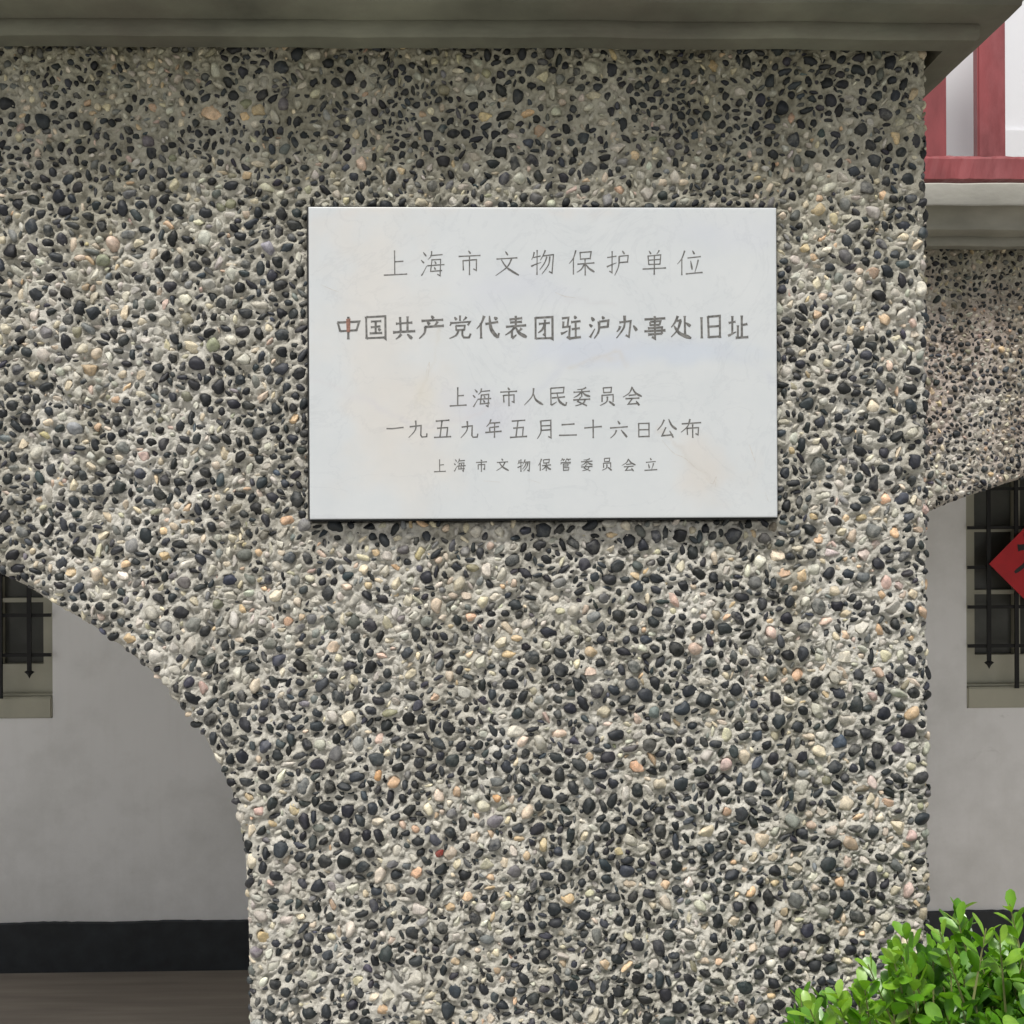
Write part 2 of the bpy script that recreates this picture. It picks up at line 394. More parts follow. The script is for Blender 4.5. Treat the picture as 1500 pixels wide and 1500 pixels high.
def build_stones(rec, parent, lowres_mask, noun, visible_fn):
    n_ = len(rec['a'])
    px, py = projn(rec['pos']); vis = (px > 2) & (px < 1498) & (py > 60) & (py < 1498) & visible_fn(px, py)
    depth = rec['pos'][:, 1]; score = rec['a']*rec['b']/depth**2*np.where(vis, 1, 0)
    for i, k in enumerate(rec['kind']):
        if k in ('red', 'orange') and vis[i]: score[i] += 1
    top = set(np.argsort(-score)[:300].tolist())
    top = {i for i in top if vis[i]}
    for i in sorted(top, key=lambda i: -score[i]):
        T, B, N = (Vector(rec[k][i]) for k in ('T', 'B', 'N'))
        mw = Matrix(((T.x*rec['a'][i], B.x*rec['b'][i], N.x*rec['c'][i], rec['pos'][i][0]),
                     (T.y*rec['a'][i], B.y*rec['b'][i], N.y*rec['c'][i], rec['pos'][i][1]),
                     (T.z*rec['a'][i], B.z*rec['b'][i], N.z*rec['c'][i], rec['pos'][i][2]), (0, 0, 0, 1)))
        o = link('pebble', PEB_ME[rec['var'][i]], None, parent, mw)
        o.color = tuple(rec['col'][i])
        if rec['kind'][i] == 'red': o['label'] = 'small bright red pebble'
    Vs, Fs, Cs = [], [], []; off = 0
    for hi in (True, False):
        for v in range(NV):
            idx = np.array([i for i in np.nonzero((rec['var'] == v) & (lowres_mask != hi))[0] if i not in top], int)
            if len(idx) == 0: continue
            S = (SHAPES3 if hi else SHAPES2)[v]; FF = ICO3F if hi else ICO2F
            cen = S[FF].mean(1)[:, 2]; FF = FF[cen > -.22]
            used = np.unique(FF); remap = np.zeros(len(S), int); remap[used] = np.arange(len(used)); S = S[used]; FF = remap[FF]
            W = (S[None, :, 0:1]*rec['T'][idx][:, None]*rec['a'][idx][:, None, None] + S[None, :, 1:2]*rec['B'][idx][:, None]*rec['b'][idx][:, None, None]
                 + S[None, :, 2:3]*rec['N'][idx][:, None]*rec['c'][idx][:, None, None] + rec['pos'][idx][:, None])
            m_ = len(S); Vs.append(W.reshape(-1, 3)); Cs.append(np.repeat(rec['col'][idx], m_, 0))
            Fs.append((FF[None]+off+np.arange(len(idx))[:, None, None]*m_).reshape(-1, 3)); off += len(idx)*m_
    me = mesh_np('pebbles', np.concatenate(Vs), np.concatenate(Fs)); set_attr(me, 'stone_color', np.concatenate(Cs))
    link('pebbles', me, M_peb_a, parent, kind='stuff')

def mortar_skin(name, x0, x1, z0, z1, step, Y, A, xr, rec, n_flat, parent, plaque=None, seed=5, xl=None):
    nx = int(round((x1-x0)/step))+1; nz = int(round((z1-z0)/step))+1
    gx = np.linspace(x0, x1, nx); gz = np.linspace(z0, z1, nz); X, Z = np.meshgrid(gx, gz)
    rdg = (.5-np.abs(vnoise(X, Z, .006, seed+40, 2)))*.0022-.0022
    pit = np.clip((vnoise(X, Z, .0050, seed+60, 2)-.05)/.20, 0, 1)
    H = rdg-.0010-pit*.0075+vnoise(X, Z, .02, seed, 3)*.0016 + vnoise(X, Z, .0045, seed+9, 2)*.0011 + vnoise(X, Z, .22, seed+3, 2)*.003
    C = np.full(X.shape, -1.0); r = np.random.default_rng(seed)
    n_ = n_flat; cf = r.uniform(.15, .72, n_)
    dx_ = gx[1]-gx[0]; dz_ = gz[1]-gz[0]
    for i in range(n_):
        x, z, a, b_, th = rec['x'][i], rec['z'][i], rec['a'][i], rec['b'][i], rec['th'][i]
        m_ = a+.009
        i0 = max(0, int((x-m_-x0)/dx_)); i1 = min(nx, int((x+m_-x0)/dx_)+2); j0 = max(0, int((z-m_-z0)/dz_)); j1 = min(nz, int((z+m_-z0)/dz_)+2)
        if i0 >= i1 or j0 >= j1: continue
        u = X[j0:j1, i0:i1]-x; v = Z[j0:j1, i0:i1]-z; p = u*math.cos(th)+v*math.sin(th); q = -u*math.sin(th)+v*math.cos(th)
        rr = np.sqrt((p/a)**2+(q/b_)**2); ds = (rr-1)*math.sqrt(a*b_)
        hc = rec['out'][i]+rec['c'][i]*cf[i]
        g = np.where(ds < .0004, 1.0, np.exp(-(np.maximum(ds-.0004, 0)/.0027)**1.5))
        # inside the stone's outline the mortar dips under it
        ins = np.clip((.66-rr)/.2, 0, 1)
        val = hc*g - ins*.012
        C[j0:j1, i0:i1] = np.maximum(C[j0:j1, i0:i1], np.where(g > .03, val, -1))
    Ht = np.where(C > -.5, np.maximum(C-pit*.0035, H), H)
    Ht = Ht + vnoise(X, Z, .0035, seed+20, 2)*.0015
    # cover stones completely hidden dip
    ins_arch = in_arch(X, Z, A); d, bx, bz = dist_poly(X, Z, A); sd = np.where(ins_arch, -d, d)
    if plaque:
        x_0, x_1, z_0, z_1 = plaque; Ht = Ht-.010*(np.minimum(np.minimum(X-x_0, x_1-X), np.minimum(Z-z_0, z_1-Z)) > -.0045); inside = (X > x_0-.001) & (X < x_1+.001) & (Z > z_0-.001) & (Z < z_1+.001); Ht = np.where(inside, np.minimum(Ht, .002), Ht)
    de = np.minimum(sd, xr-X if xr is not None else 9)
    de2 = np.clip(de, 0, .016); Ht = Ht - (.016-np.sqrt(np.maximum(.016**2-(.016-de2)**2, 0)))*.9
    keepv = sd > -step*1.01
    Xs = np.where((sd < 0), bx, X); Zs = np.where((sd < 0), bz, Z)
    V = np.stack([Xs, Y-Ht, Zs], -1).reshape(-1, 3); ok = (sd > -step*1.01)
    plc = np.zeros(ok.shape, bool)
    if plaque: plc = (X > x_0+.01) & (X < x_1-.01) & (Z > z_0+.01) & (Z < z_1-.01)
    cellok = ~plc[:-1, :-1] & ok[:-1, :-1] & ok[1:, :-1] & ok[:-1, 1:] & ok[1:, 1:] & ((sd[:-1, :-1] > 0) | (sd[1:, 1:] > 0) | (sd[1:, :-1] > 0) | (sd[:-1, 1:] > 0))
    jj, ii = np.nonzero(cellok); b0 = jj*nx+ii
    Fc = np.stack([b0, b0+1, b0+nx+1, b0+nx], 1)
    used = np.unique(Fc); remap = np.zeros(len(V), np.int64); remap[used] = np.arange(len(used))
    me = mesh_np(name, V[used], remap[Fc]); return link(name, me, M_mortar if xr is not None else M_mortar_w, parent)

def wall_body(name, A, x0, x1, z0, z1, Y, thick, parent, inset=.013):
    """the solid wall behind the mortar skin, arch opening cut through, reveal with fine relief"""
    bm = bmesh.new(); yf, yb = Y+inset, Y+thick
    top = [(x, z) for x, z in A]
    fr = [bm.verts.new((x, yf, z)) for x, z in top]; bk = [bm.verts.new((x, yb, z)) for x, z in top]
    frt = [bm.verts.new((x, yf, z1)) for x, z in top]; bkt = [bm.verts.new((x, yb, z1)) for x, z in top]
    for i in range(len(top)-1):
        bm.faces.new((fr[i], fr[i+1], frt[i+1], frt[i])); bm.faces.new((bk[i], bk[i+1], bkt[i+1], bkt[i]))
        bm.faces.new((fr[i], bk[i], bk[i+1], fr[i+1]))
    zf = A[0, 1]
    for xa, xb in ((x0, A[0, 0]), (A[-1, 0], x1)):
        vs = [bm.verts.new((x, y, z)) for x in (xa, xb) for y in (yf, yb) for z in (zf, z1)]
        for q in ((0, 1, 5, 4), (2, 3, 7, 6), (0, 1, 3, 2) if xa == x0 else (4, 5, 7, 6)):
            bm.faces.new([vs[k] for k in q])
    return bm_obj(name, bm, M_mortar, parent)

# ------------------------------------------------------------------ plaque frame in the wall plane
YP = YF-.019
pc = [P(452, 303, YP), P(1137, 304.5, YP), P(1139, 758, YP), P(453.5, 760.5, YP)]
PX0, PX1 = (pc[0].x+pc[3].x)/2, (pc[1].x+pc[2].x)/2; PZ1, PZ0 = (pc[0].z+pc[1].z)/2, (pc[2].z+pc[3].z)/2
PLQ = (PX0, PX1, PZ0, PZ1)

# ------------------------------------------------------------------ front wall
front = empty('arcade_wall', ((xc+XR)/2, YF, 0), label='grey pebble-dash arcade pier and arch carrying the white marble plaque, in front', cat='wall', kind='thing')
GX0, GZ0, GZ1 = -.86, EYE.z-.86, P(700, 53, YF-.046).z+.020
def px_of(x, z): return 750+(x-.0265)*1141, 750-(z-EYE.z)*1141    # rough pixel of a front-wall point, for density maps
def size_front(x, z):
    px, py = px_of(x, z)
    s = .84+.19*np.clip((py-150)/900, 0, 1)+.32*vnoise(x, z, .12, 41, 2)+.10*(px > 1130)
    d = np.clip(.62+.38*np.clip((py-80)/500, 0, 1)+.4*vnoise(x, z, .10, 77, 2), .25, 1)
    return s, d
def valid_front(x, z):
    ia = in_arch(x, z, ARCH1); d, _, _ = dist_poly(x, z, ARCH1)
    pl = (x > PX0-.007) & (x < PX1+.007) & (z > PZ0-.006) & (z < PZ1+.006)
    return (~ia) & (d > .003) & (~pl) & (x < XR-.002) & (z < GZ1-.004)
# stones one can pick out in the photograph: px, py, long, short half-axes px, angle, kind
fx = [(310, 165, 17, 13, 20, 'tan'), (360, 150, 10, 8, 0, 'olive'), (375, 160, 12, 11, 60, 'tan'), (358, 170, 9, 7, 40, 'tan'), (215, 205, 10, 9, 0, 'mid'), (60, 175, 14, 11, 40, 'dark'), (8, 150, 13, 10, 0, 'dark'),
      (165, 357, 12, 12, 0, 'pink'), (150, 380, 12, 9, 0, 'olive'), (235, 252, 11, 9, 40, 'dark'), (150, 330, 9, 11, 0, 'dark'), (130, 541, 14, 10, -10, 'tan'), (64, 636, 10, 8, 20, 'tan'), (105, 838, 10, 11, 0, 'tan'),
      (88, 858, 10, 7, 0, 'dark'), (114, 861, 10, 6, -40, 'dark'), (88, 845, 9, 7, 0, 'dark'), (188, 936, 11, 8, 20, 'tan'), (430, 615, 10, 8, -30, 'tan'), (527, 238, 9, 11, 0, 'pink'), (573, 258, 9, 13, 0, 'dark'),
      (650, 130, 10, 8, 10, 'olive'), (773, 166, 15, 6, -15, 'tan'), (713, 107, 8, 8, 0, 'olive'), (632, 273, 9, 9, 0, 'mid'), (627, 198, 8, 12, 0, 'dark'), (775, 318, 1, 1, 0, 'mid'),
      (643, 1251, 4.5, 9, 20, 'red'), (553, 1137, 6, 9, 10, 'orange'), (728, 1170, 7, 6, 20, 'orange'), (578, 1145, 11, 11, 0, 'tan'), (609, 1281, 12, 10, -20, 'tan'), (555, 1284, 8, 13, 30, 'cream'), (833, 1315, 9, 9, 50, 'tan'),
      (685, 1314, 10, 8, -20, 'tan'), (706, 1182, 12, 9, 10, 'cream'), (626, 1185, 8, 10, 0, 'cream'), (643, 1164, 11, 12, 0, 'cream'), (531, 1270, 12, 10, 0, 'dark'), (541, 1250, 9, 11, 20, 'dark'), (536, 1225, 9, 10, 0, 'dark'), (554, 1225, 8, 11, -20, 'dark'),
      (755, 1277, 13, 10, -10, 'mid'), (769, 1129, 8, 9, 0, 'dark'), (760, 1156, 8, 9, 0, 'dark'), (730, 1106, 9, 9, 0, 'dark'), (566, 1141, 6, 9, 0, 'tan'), (660, 1252, 9, 13, 30, 'cream'), (807, 1182, 8, 6, 0, 'mid'),
      (1138, 815, 13, 11, 30, 'cream'), (1240, 760, 9, 9, 0, 'tan'), (1200, 791, 12, 8, 0, 'tan'), (1299, 730, 9, 9, 0, 'tan'), (1312, 778, 8, 12, 0, 'tan'), (1347, 776, 10, 6, 0, 'pink'), (1194, 757, 9, 7, 40, 'tan'), (1265, 733, 13, 8, 0, 'dark'),
      (1254, 743, 9, 9, 0, 'dark'), (1228, 888, 9, 10, 0, 'dark'), (1240, 899, 9, 7, 0, 'cream'), (1241, 932, 9, 9, 0, 'tan'), (1128, 925, 10, 11, 0, 'pink'), (1150, 840, 12, 9, 0, 'tan'), (1312, 914, 8, 10, 0, 'dark'), (1128, 910, 9, 5, 0, 'tan'),
      (1203, 864, 9, 9, 0, 'cream'), (1223, 865, 9, 8, 0, 'cream'), (1186, 864, 9, 10, 0, 'light'), (1340, 870, 10, 10, 30, 'cream'), (1258, 988, 10, 11, 0, 'dark'), (1347, 952, 8, 6, 0, 'dark'), (1320, 958, 8, 10, 30, 'light'),
      (1297, 168, 12, 10, 0, 'dark'), (1286, 140, 9, 8, 0, 'dark'), (1315, 200, 8, 11, 0, 'tan'), (1335, 187, 9, 8, 0, 'cream'), (1340, 135, 7, 11, 0, 'tan'), (1325, 330, 12, 9, 20, 'dark'), (1326, 345, 10, 8, 10, 'cream'), (1345, 357, 11, 10, 0, 'cream'),
      (1350, 273, 7, 9, 0, 'dark'), (1335, 290, 10, 7, 0, 'dark'), (1280, 400, 12, 10, 20, 'tan'), (1270, 383, 9, 9, 0, 'dark'), (1313, 495, 9, 6, 0, 'cream'), (1285, 1362, 8, 12, 10, 'cream'), (1265, 1370, 6, 6, 0, 'tan'), (1195, 1302, 8, 7, 0, 'cream'),
      (1278, 1335, 6, 8, 0, 'dark'), (1128, 1393, 9, 8, 0, 'mid'), (1339, 1336, 6, 8, 0, 'dark'), (1140, 1358, 8, 12, 0, 'cream'), (1242, 1408, 9, 6, 0, 'cream'), (1280, 1408, 9, 6, 20, 'dark'), (1338, 1230, 1, 1, 0, 'mid'),
      (1075, 1350, 12, 9, 0, 'cream'), (1065, 1190, 9, 9, 0, 'tan'), (1065, 1300, 9, 7, 0, 'dark'), (1190, 1210, 8, 7, 0, 'pink'), (1305, 1230, 9, 8, 0, 'cream'), (1020, 950, 12, 10, 0, 'pink'), (935, 1055, 8, 10, 0, 'pink'),
      (885, 1045, 14, 13, 0, 'cream'), (820, 1075, 14, 9, -10, 'pink'), (800, 945, 10, 9, 0, 'light'), (755, 1070, 14, 11, 0, 'light'), (487, 948, 12, 10, 0, 'pink'), (420, 910, 10, 8, 0, 'tan'), (480, 870, 10, 12, 0, 'dark'),
      (905, 828, 12, 10, 0, 'dark'), (935, 830, 9, 8, 0, 'dark'), (690, 905, 9, 7, 0, 'tan'), (440, 975, 13, 8, 30, 'dark'), (660, 1330, 9, 9, 0, 'tan'), (420, 1350, 11, 9, 0, 'light'), (480, 1400, 9, 8, 0, 'dark'), (560, 1480, 11, 8, 0, 'tan')]
fixed = []; fk = []
for (px, py, la, sa, an, k) in fx:
    p = P(px, py, YF-.004); a_, b_ = la/1141, sa/1141; th = R(-an)
    if la < 2: continue
    if b_ > a_: a_, b_, th = b_, a_, th+math.pi/2
    if any(math.hypot(p.x-q[0], p.z-q[1]) < .8*(b_+q[3]) for q in fixed): continue
    if not valid_front(np.array([p.x]), np.array([p.z]))[0]: continue
    fixed.append((p.x, p.z, a_, b_, th)); fk.append(k)
pl, nf = scatter(GX0, XR, GZ0, GZ1, valid_front, size_front, 310000, 3, fixed)
def dark_front(x, z):
    px, py = px_of(x, z)
    p = .575+.75*vnoise(x, z, .06, 12, 3)+.08*np.clip((py-600)/500, 0, 1)
    near = (px > 410) & (px < 452) & (py > 290) & (py < 760); p = np.where(near, .85, p)
    near = (px > 1138) & (px < 1175) & (py > 650) & (py < 860); p = np.where(near, .85, p)
    return np.clip(p, .12, .92)
def edge_front(x, z):
    d, bx, bz = dist_poly(x, z, ARCH1); n_ = len(x); en = np.zeros((n_, 3)); back = np.zeros(n_)
    k = np.clip(1-d/.016, 0, 1); en[:, 0] += (bx-x)/np.maximum(d, 1e-6)*k*1.2; en[:, 2] += (bz-z)/np.maximum(d, 1e-6)*k*1.2; back += k*k*.011
    dr = XR-x; k = np.clip(1-dr/.016, 0, 1); en[:, 0] += k*1.0; back += k*k*.012
    return en, back
rec = stone_records(pl, nf, YF, fk, dark_front, 21, edge_front); n_flat = len(pl)
# stones on the reveal of the arch and on the side of the pier, turning the corner
rr_ = np.random.default_rng(55)
seg = np.diff(ARCH1, axis=0); L = np.hypot(*seg.T); cum = np.concatenate([[0], np.cumsum(L)])
def along(A, s):
    seg = np.diff(A, axis=0); L = np.hypot(*seg.T); cum = np.concatenate([[0], np.cumsum(L)])
    i = np.clip(np.searchsorted(cum, s)-1, 0, len(L)-1); t = (s-cum[i])/L[i]; p = A[i]+seg[i]*t[:, None]; return p, seg[i]/L[i][:, None]
s = rr_.uniform(0, cum[-1], 4200); p, tg = along(ARCH1, s); nn = np.stack([tg[:, 1], np.zeros(len(s)), -tg[:, 0]], 1)
dep = rr_.uniform(.008, .22, len(s)); pos = np.stack([p[:, 0], YF+dep, p[:, 1]], 1)-nn*.0028
k = (pos[:, 0] > -1.0) & (pos[:, 2] > EYE.z-.95); extra_stones(rec, pos[k], nn[k]+rr_.normal(size=(k.sum(), 3))*.25, rr_)
m_ = 3200; pos = np.stack([np.full(m_, XR-.0022), YF+rr_.uniform(.006, .42, m_), rr_.uniform(GZ0, GZ1, m_)], 1); nn = np.tile([1.0, 0, 0], (m_, 1))+rr_.normal(size=(m_, 3))*.25
extra_stones(rec, pos, nn, rr_)
pxr, pyr = projn(rec['pos']); low = (rec['a'] < .0074) | ~((pxr > -15) & (pxr < 1515) & (pyr > 20) & (pyr < 1515)) | (np.arange(len(pxr)) >= n_flat)
build_stones(rec, front, low, 'front', lambda px, py: (np.arange(len(px)) < n_flat) & ~((px > 1165) & (py > 1440)))
mortar_skin('mortar_face', GX0, XR, GZ0, GZ1, .0020, YF, ARCH1, XR, rec, n_flat, front, PLQ)
wall_body('wall_core', ARCH1, 2*xc-XR-.0, XR-.004, 0, GZ1+.12, YF, .30, front)
# pier body running back to the wing, side face
box_obj('pier_flank', (XR-.28, XR-.0045, YF+.3, YW+.25, ZFLOOR-.02, GZ1+.12), M_mortar, front)

# ------------------------------------------------------------------ recessed wing wall
wing = empty('recessed_arcade_wall', (1.4, YW, 0), label='recessed pebble-dash wall with an arch, behind the front pier on the right', cat='wall', kind='thing')
WX0, WX1 = XR-.004, 2.9
wz1 = P(1430, 360, YW-.046).z+.02; wx0, wx1, wz0 = .58, 1.85, e0.z-.15
def valid_w(x, z):
    ia = in_arch(x, z, ARCH2); d, _, _ = dist_poly(x, z, ARCH2); return (~ia) & (d > .002)
pw, _ = scatter(wx0, wx1, wz0, wz1, valid_w, lambda x, z: (.92+.25*vnoise(x, z, .1, 5, 2), np.full(len(x), .95)), 56000, 9)
def edge_w(x, z):
    d, bx, bz = dist_poly(x, z, ARCH2); n_ = len(x); en = np.zeros((n_, 3)); k = np.clip(1-d/.016, 0, 1)
    en[:, 0] += (bx-x)/np.maximum(d, 1e-6)*k*1.2; en[:, 2] += (bz-z)/np.maximum(d, 1e-6)*k*1.2; return en, k*k*.011
recw = stone_records(pw, 0, YW, [], lambda x, z: np.clip(.50+.3*vnoise(x, z, .06, 3, 2), .1, .9), 31, edge_w); nw = len(pw)
s = rr_.uniform(0, 2.2, 500); p, tg = along(ARCH2, s+.6); nn = np.stack([tg[:, 1], np.zeros(len(s)), -tg[:, 0]], 1)
pos = np.stack([p[:, 0], YW+rr_.uniform(.008, .2, len(s)), p[:, 1]], 1)-nn*.001; extra_stones(recw, pos, nn+rr_.normal(size=(len(s), 3))*.2, rr_)
pxw, _ = projn(recw['pos'])
build_stones(recw, wing, (np.arange(len(recw['a'])) >= nw) | (pxw < 1345) | (pxw > 1515), 'wing', lambda px, py: (np.arange(len(px)) < nw) & (px > 1366) & (py > 372))
mortar_skin('mortar_face', wx0, wx1, wz0, wz1, .0030, YW, ARCH2, None, recw, nw, wing, seed=15)
wall_body('wall_core', ARCH2, WX0, WX1, 0, wz1+.10, YW, .25, wing)

# ------------------------------------------------------------------ cornices: profile swept along the wall, mitred at the corner
def cornice(name, path_fn, prof, mat, parent, nseg, seed):
    """path_fn(p) -> list of points at projection p; prof: list of (projection, z)"""
    rows = []
    for (p_, z_) in prof:
        pts = path_fn(p_); row = []
        for k in range(len(pts)-1):
            a_, b_ = np.array(pts[k]), np.array(pts[k+1]); ns = nseg[k]
            for q in range(ns): row.append(a_+(b_-a_)*q/ns)
        row.append(np.array(pts[-1])); rows.append([(x, y, z_) for x, y in row])
    G = np.array(rows); n0, n1, _ = G.shape
    G[:, :, 2] += vnoise(G[:, :, 0]+G[:, :, 1]*.7, G[:, :, 2]*.3, .09, seed, 3)*.0022
    G[:, :, 1] += vnoise(G[:, :, 0], G[:, :, 2], .06, seed+5, 3)*.0018
    b0 = (np.arange(n0-1)[:, None]*n1+np.arange(n1-1)[None]).ravel()
    me = mesh_np(name, G.reshape(-1, 3), np.stack([b0, b0+1, b0+n1+1, b0+n1], 1), True)
    o = link(name, me, mat, parent); md = o.modifiers.new('edges', 'EDGE_SPLIT'); md.split_angle = R(40); return o
def profile(z0):
    p = [(-.03, z0+.028), (.012, z0+.028), (.0135, z0), (.043, z0), (.0455, z0+.003), (.046, z0+.017), (.0445, z0+.0205)]
    p += [(.050, z0+.0212), (.062, z0+.0222), (.074, z0+.0238), (.081, z0+.0262)]
    for i in range(1, 9):
        t = i/8*math.pi/2; p.append((.081+.034*(1-math.cos(t)), z0+.0262+.041*math.sin(t)))
    return p+[(.118, z0+.0675)]
def fascia(z0): return [(.1182, z0+.0672), (.121, z0+.0672), (.123, z0+.070), (.123, z0+.112), (.120, z0+.115), (-.2, z0+.119)]
Z0F = P(700, 53, YF-.046).z
XL = 2*xc-XR
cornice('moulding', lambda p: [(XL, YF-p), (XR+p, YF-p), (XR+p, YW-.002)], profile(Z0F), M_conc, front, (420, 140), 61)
cornice('fascia', lambda p: [(XL, YF-p), (XR+p, YF-p), (XR+p, YW-.002)], fascia(Z0F), M_fascia, front, (420, 140), 61)
Z0W = P(1430, 360, YW-.046).z
cornice('moulding', lambda p: [(XR, YW-p), (WX1, YW-p)], profile(Z0W), M_conc_w, wing, (420,), 71)
cornice('fascia', lambda p: [(XR, YW-p), (WX1, YW-p)], fascia(Z0W), M_fascia, wing, (420,), 71)
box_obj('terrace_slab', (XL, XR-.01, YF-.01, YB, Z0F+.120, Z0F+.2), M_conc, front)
box_obj('terrace_slab', (XR+.124, WX1, YW+.0, YB, Z0W+.06, Z0W+.113), M_conc, wing)

# ------------------------------------------------------------------ red balustrade above the wing
bal = empty('balustrade', (1.3, YW-.03, Z0W+.115), label='red painted timber balustrade on the cornice ledge at upper right', cat='balustrade')
YR = YW-.045
ra, rb = P(1430, 226, YR).z, P(1430, 262, YR).z
bm = bmesh.new(); nxs = 160
x0_, x1_ = XR+.13, 2.8
sec = [(0, rb), (0, ra-.010), (.004, ra-.004), (.012, ra), (.058, ra), (.06, rb)]
rows = []
for i in range(nxs+1):
    x = x0_+(x1_-x0_)*i/nxs
    rows.append([bm.verts.new((x, YR+y+random.gauss(0, .0005), z+random.gauss(0, .0007))) for y, z in sec])
for i in range(nxs):
    for j in range(len(sec)): bm.faces.new((rows[i][j], rows[i+1][j], rows[i+1][(j+1) % 6], rows[i][(j+1) % 6]))
bm.faces.new(rows[0]); bm.faces.new(rows[-1])
bm_obj('bottom_rail', bm, M_red, bal)
box_obj('top_rail', (x0_, x1_, YR-.002, YR+.06, ra+.74, ra+.80), M_red, bal, .004)
w0 = P(1432, 200, YR+.012).x; w1 = P(1473, 200, YR+.012).x; pitch = P(1473, 200, YR).x-P(1386, 200, YR).x
bm = bmesh.new(); box(bm, w0, w1, YR+.010, YR+.034, ra-.004, ra+.742, .003); b0 = bm_obj('baluster', bm, M_red, bal)
for k in range(-4, 14):
    if k == 0: continue
    o = b0.copy(); COL.objects.link(o); o.location.x += k*pitch
# ledge blocks that carry the rail
fb = box_obj('foot_block', (w0+.01, w1-.01, YR+.012, YR+.05, Z0W+.114, rb+.001), M_red, bal)
for k in (-4, 4, 8, 12):
    o = fb.copy(); COL.objects.link(o); o.location.x += k*pitch
fb.location.x += 2*pitch

# ------------------------------------------------------------------ verandah: floor, ceiling, rear wall with windows
def add_bounce_lining(x0, x1, A, y, z1, par):
    bm = bmesh.new(); T = [bm.verts.new((x, y, z)) for x, z in A]; U_ = [bm.verts.new((x, y, z1)) for x, z in A]
    for i in range(len(T)-1): bm.faces.new((T[i], T[i+1], U_[i+1], U_[i]))
    for xa, xb in ((x0, A[0, 0]), (A[-1, 0], x1)): bm.faces.new([bm.verts.new(v) for v in ((xa, y, A[0, 1]), (xb, y, A[0, 1]), (xb, y, z1), (xa, y, z1))])
    bmesh.ops.remove_doubles(bm, verts=bm.verts[:], dist=1e-6); bm_obj('bounce_lining', bm, M_white, par)  # unseen white lining, added to bounce light onto the rear wall
add_bounce_lining(XL, XR-.29, ARCH1, YF+.304, Z0F+.058, front)
ground = box_obj('ground', (-60, 60, -60, 60, -.3, 0), M_ground, kind='structure')
GL = ZFLOOR
box_obj('verandah_floor', (XL, WX1, YF+.001, YB+.05, .002, GL), M_floor, kind='structure')
box_obj('verandah_ceiling', (XL, XR-.29, YF+.301, YB-.001, Z0F+.06, Z0F+.125), M_ceil, kind='structure')
box_obj('verandah_ceiling', (XR-.004, WX1, YW+.251, YB-.001, Z0W+.0, Z0W+.058), M_ceil, kind='structure')
rear = empty('rear_wall', (0, YB, GL), label='white plastered wall with black skirting seen through both arches', cat='wall', kind='thing')
DR = .10   # window reveal depth
# windows
def win_rect(xa, za_b, xb): return (xa, xb, za_b)
LWx1 = P(77, 1000, YB).x; LWz0 = P(60, 1052, YB).z
RWx0 = P(1416, 1000, YB).x; RWz0 = P(1450, 1037, YB).z
WW = .676; HH = 1.16
wins = [(LWx1-WW, LWx1, LWz0, LWz0+HH), (RWx0, RWx0+WW, RWz0, RWz0+HH)]
bm = bmesh.new()
xs = sorted([XL-.1, WX1+.1]+[v for w_ in wins for v in w_[:2]])
zs0, zs1 = GL-.1, Z0F+.0
def quad(bm, x0, x1, z0, z1, y=YB):
    vs = [bm.verts.new(c_) for c_ in ((x0, y, z0), (x1, y, z0), (x1, y, z1), (x0, y, z1))]; bm.faces.new(vs)
ZT = Z0F+.06
for i in range(len(xs)-1):
    w_ = next((w_ for w_ in wins if abs(w_[0]-xs[i]) < 1e-6), None)
    if w_: quad(bm, xs[i], xs[i+1], zs0, w_[2]); quad(bm, xs[i], xs[i+1], w_[3], ZT)
    else: quad(bm, xs[i], xs[i+1], zs0, ZT)
for (xa, xb, za, zb) in wins:
    for c_ in (((xa, YB, za), (xa, YB+DR, za), (xa, YB+DR, zb), (xa, YB, zb)), ((xb, YB, za), (xb, YB+DR, za), (xb, YB+DR, zb), (xb, YB, zb)),
               ((xa, YB, zb), (xb, YB, zb), (xb, YB+DR, zb), (xa, YB+DR, zb)), ((xa, YB, za), (xb, YB, za), (xb, YB+DR, za), (xa, YB+DR, za))):
        bm.faces.new([bm.verts.new(v) for v in c_])
bm_obj('plaster', bm, M_white, rear)
zsk = P(180, 1352, YB-.012).z
bm = bmesh.new(); n_ = 300; r1 = []
for i in range(n_+1):
    x = XL+(WX1-XL)*i/n_; dz = random.gauss(0, .0008)+.001*math.sin(x*17)
    r1.append([bm.verts.new((x, YB-.012, GL)), bm.verts.new((x, YB-.012, zsk+dz)), bm.verts.new((x, YB-.001, zsk+dz+.002))])
for i in range(n_):
    for j in range(2): bm.faces.new((r1[i][j], r1[i+1][j], r1[i+1][j+1], r1[i][j+1]))
bm_obj('skirting', bm, M_skirt, rear)

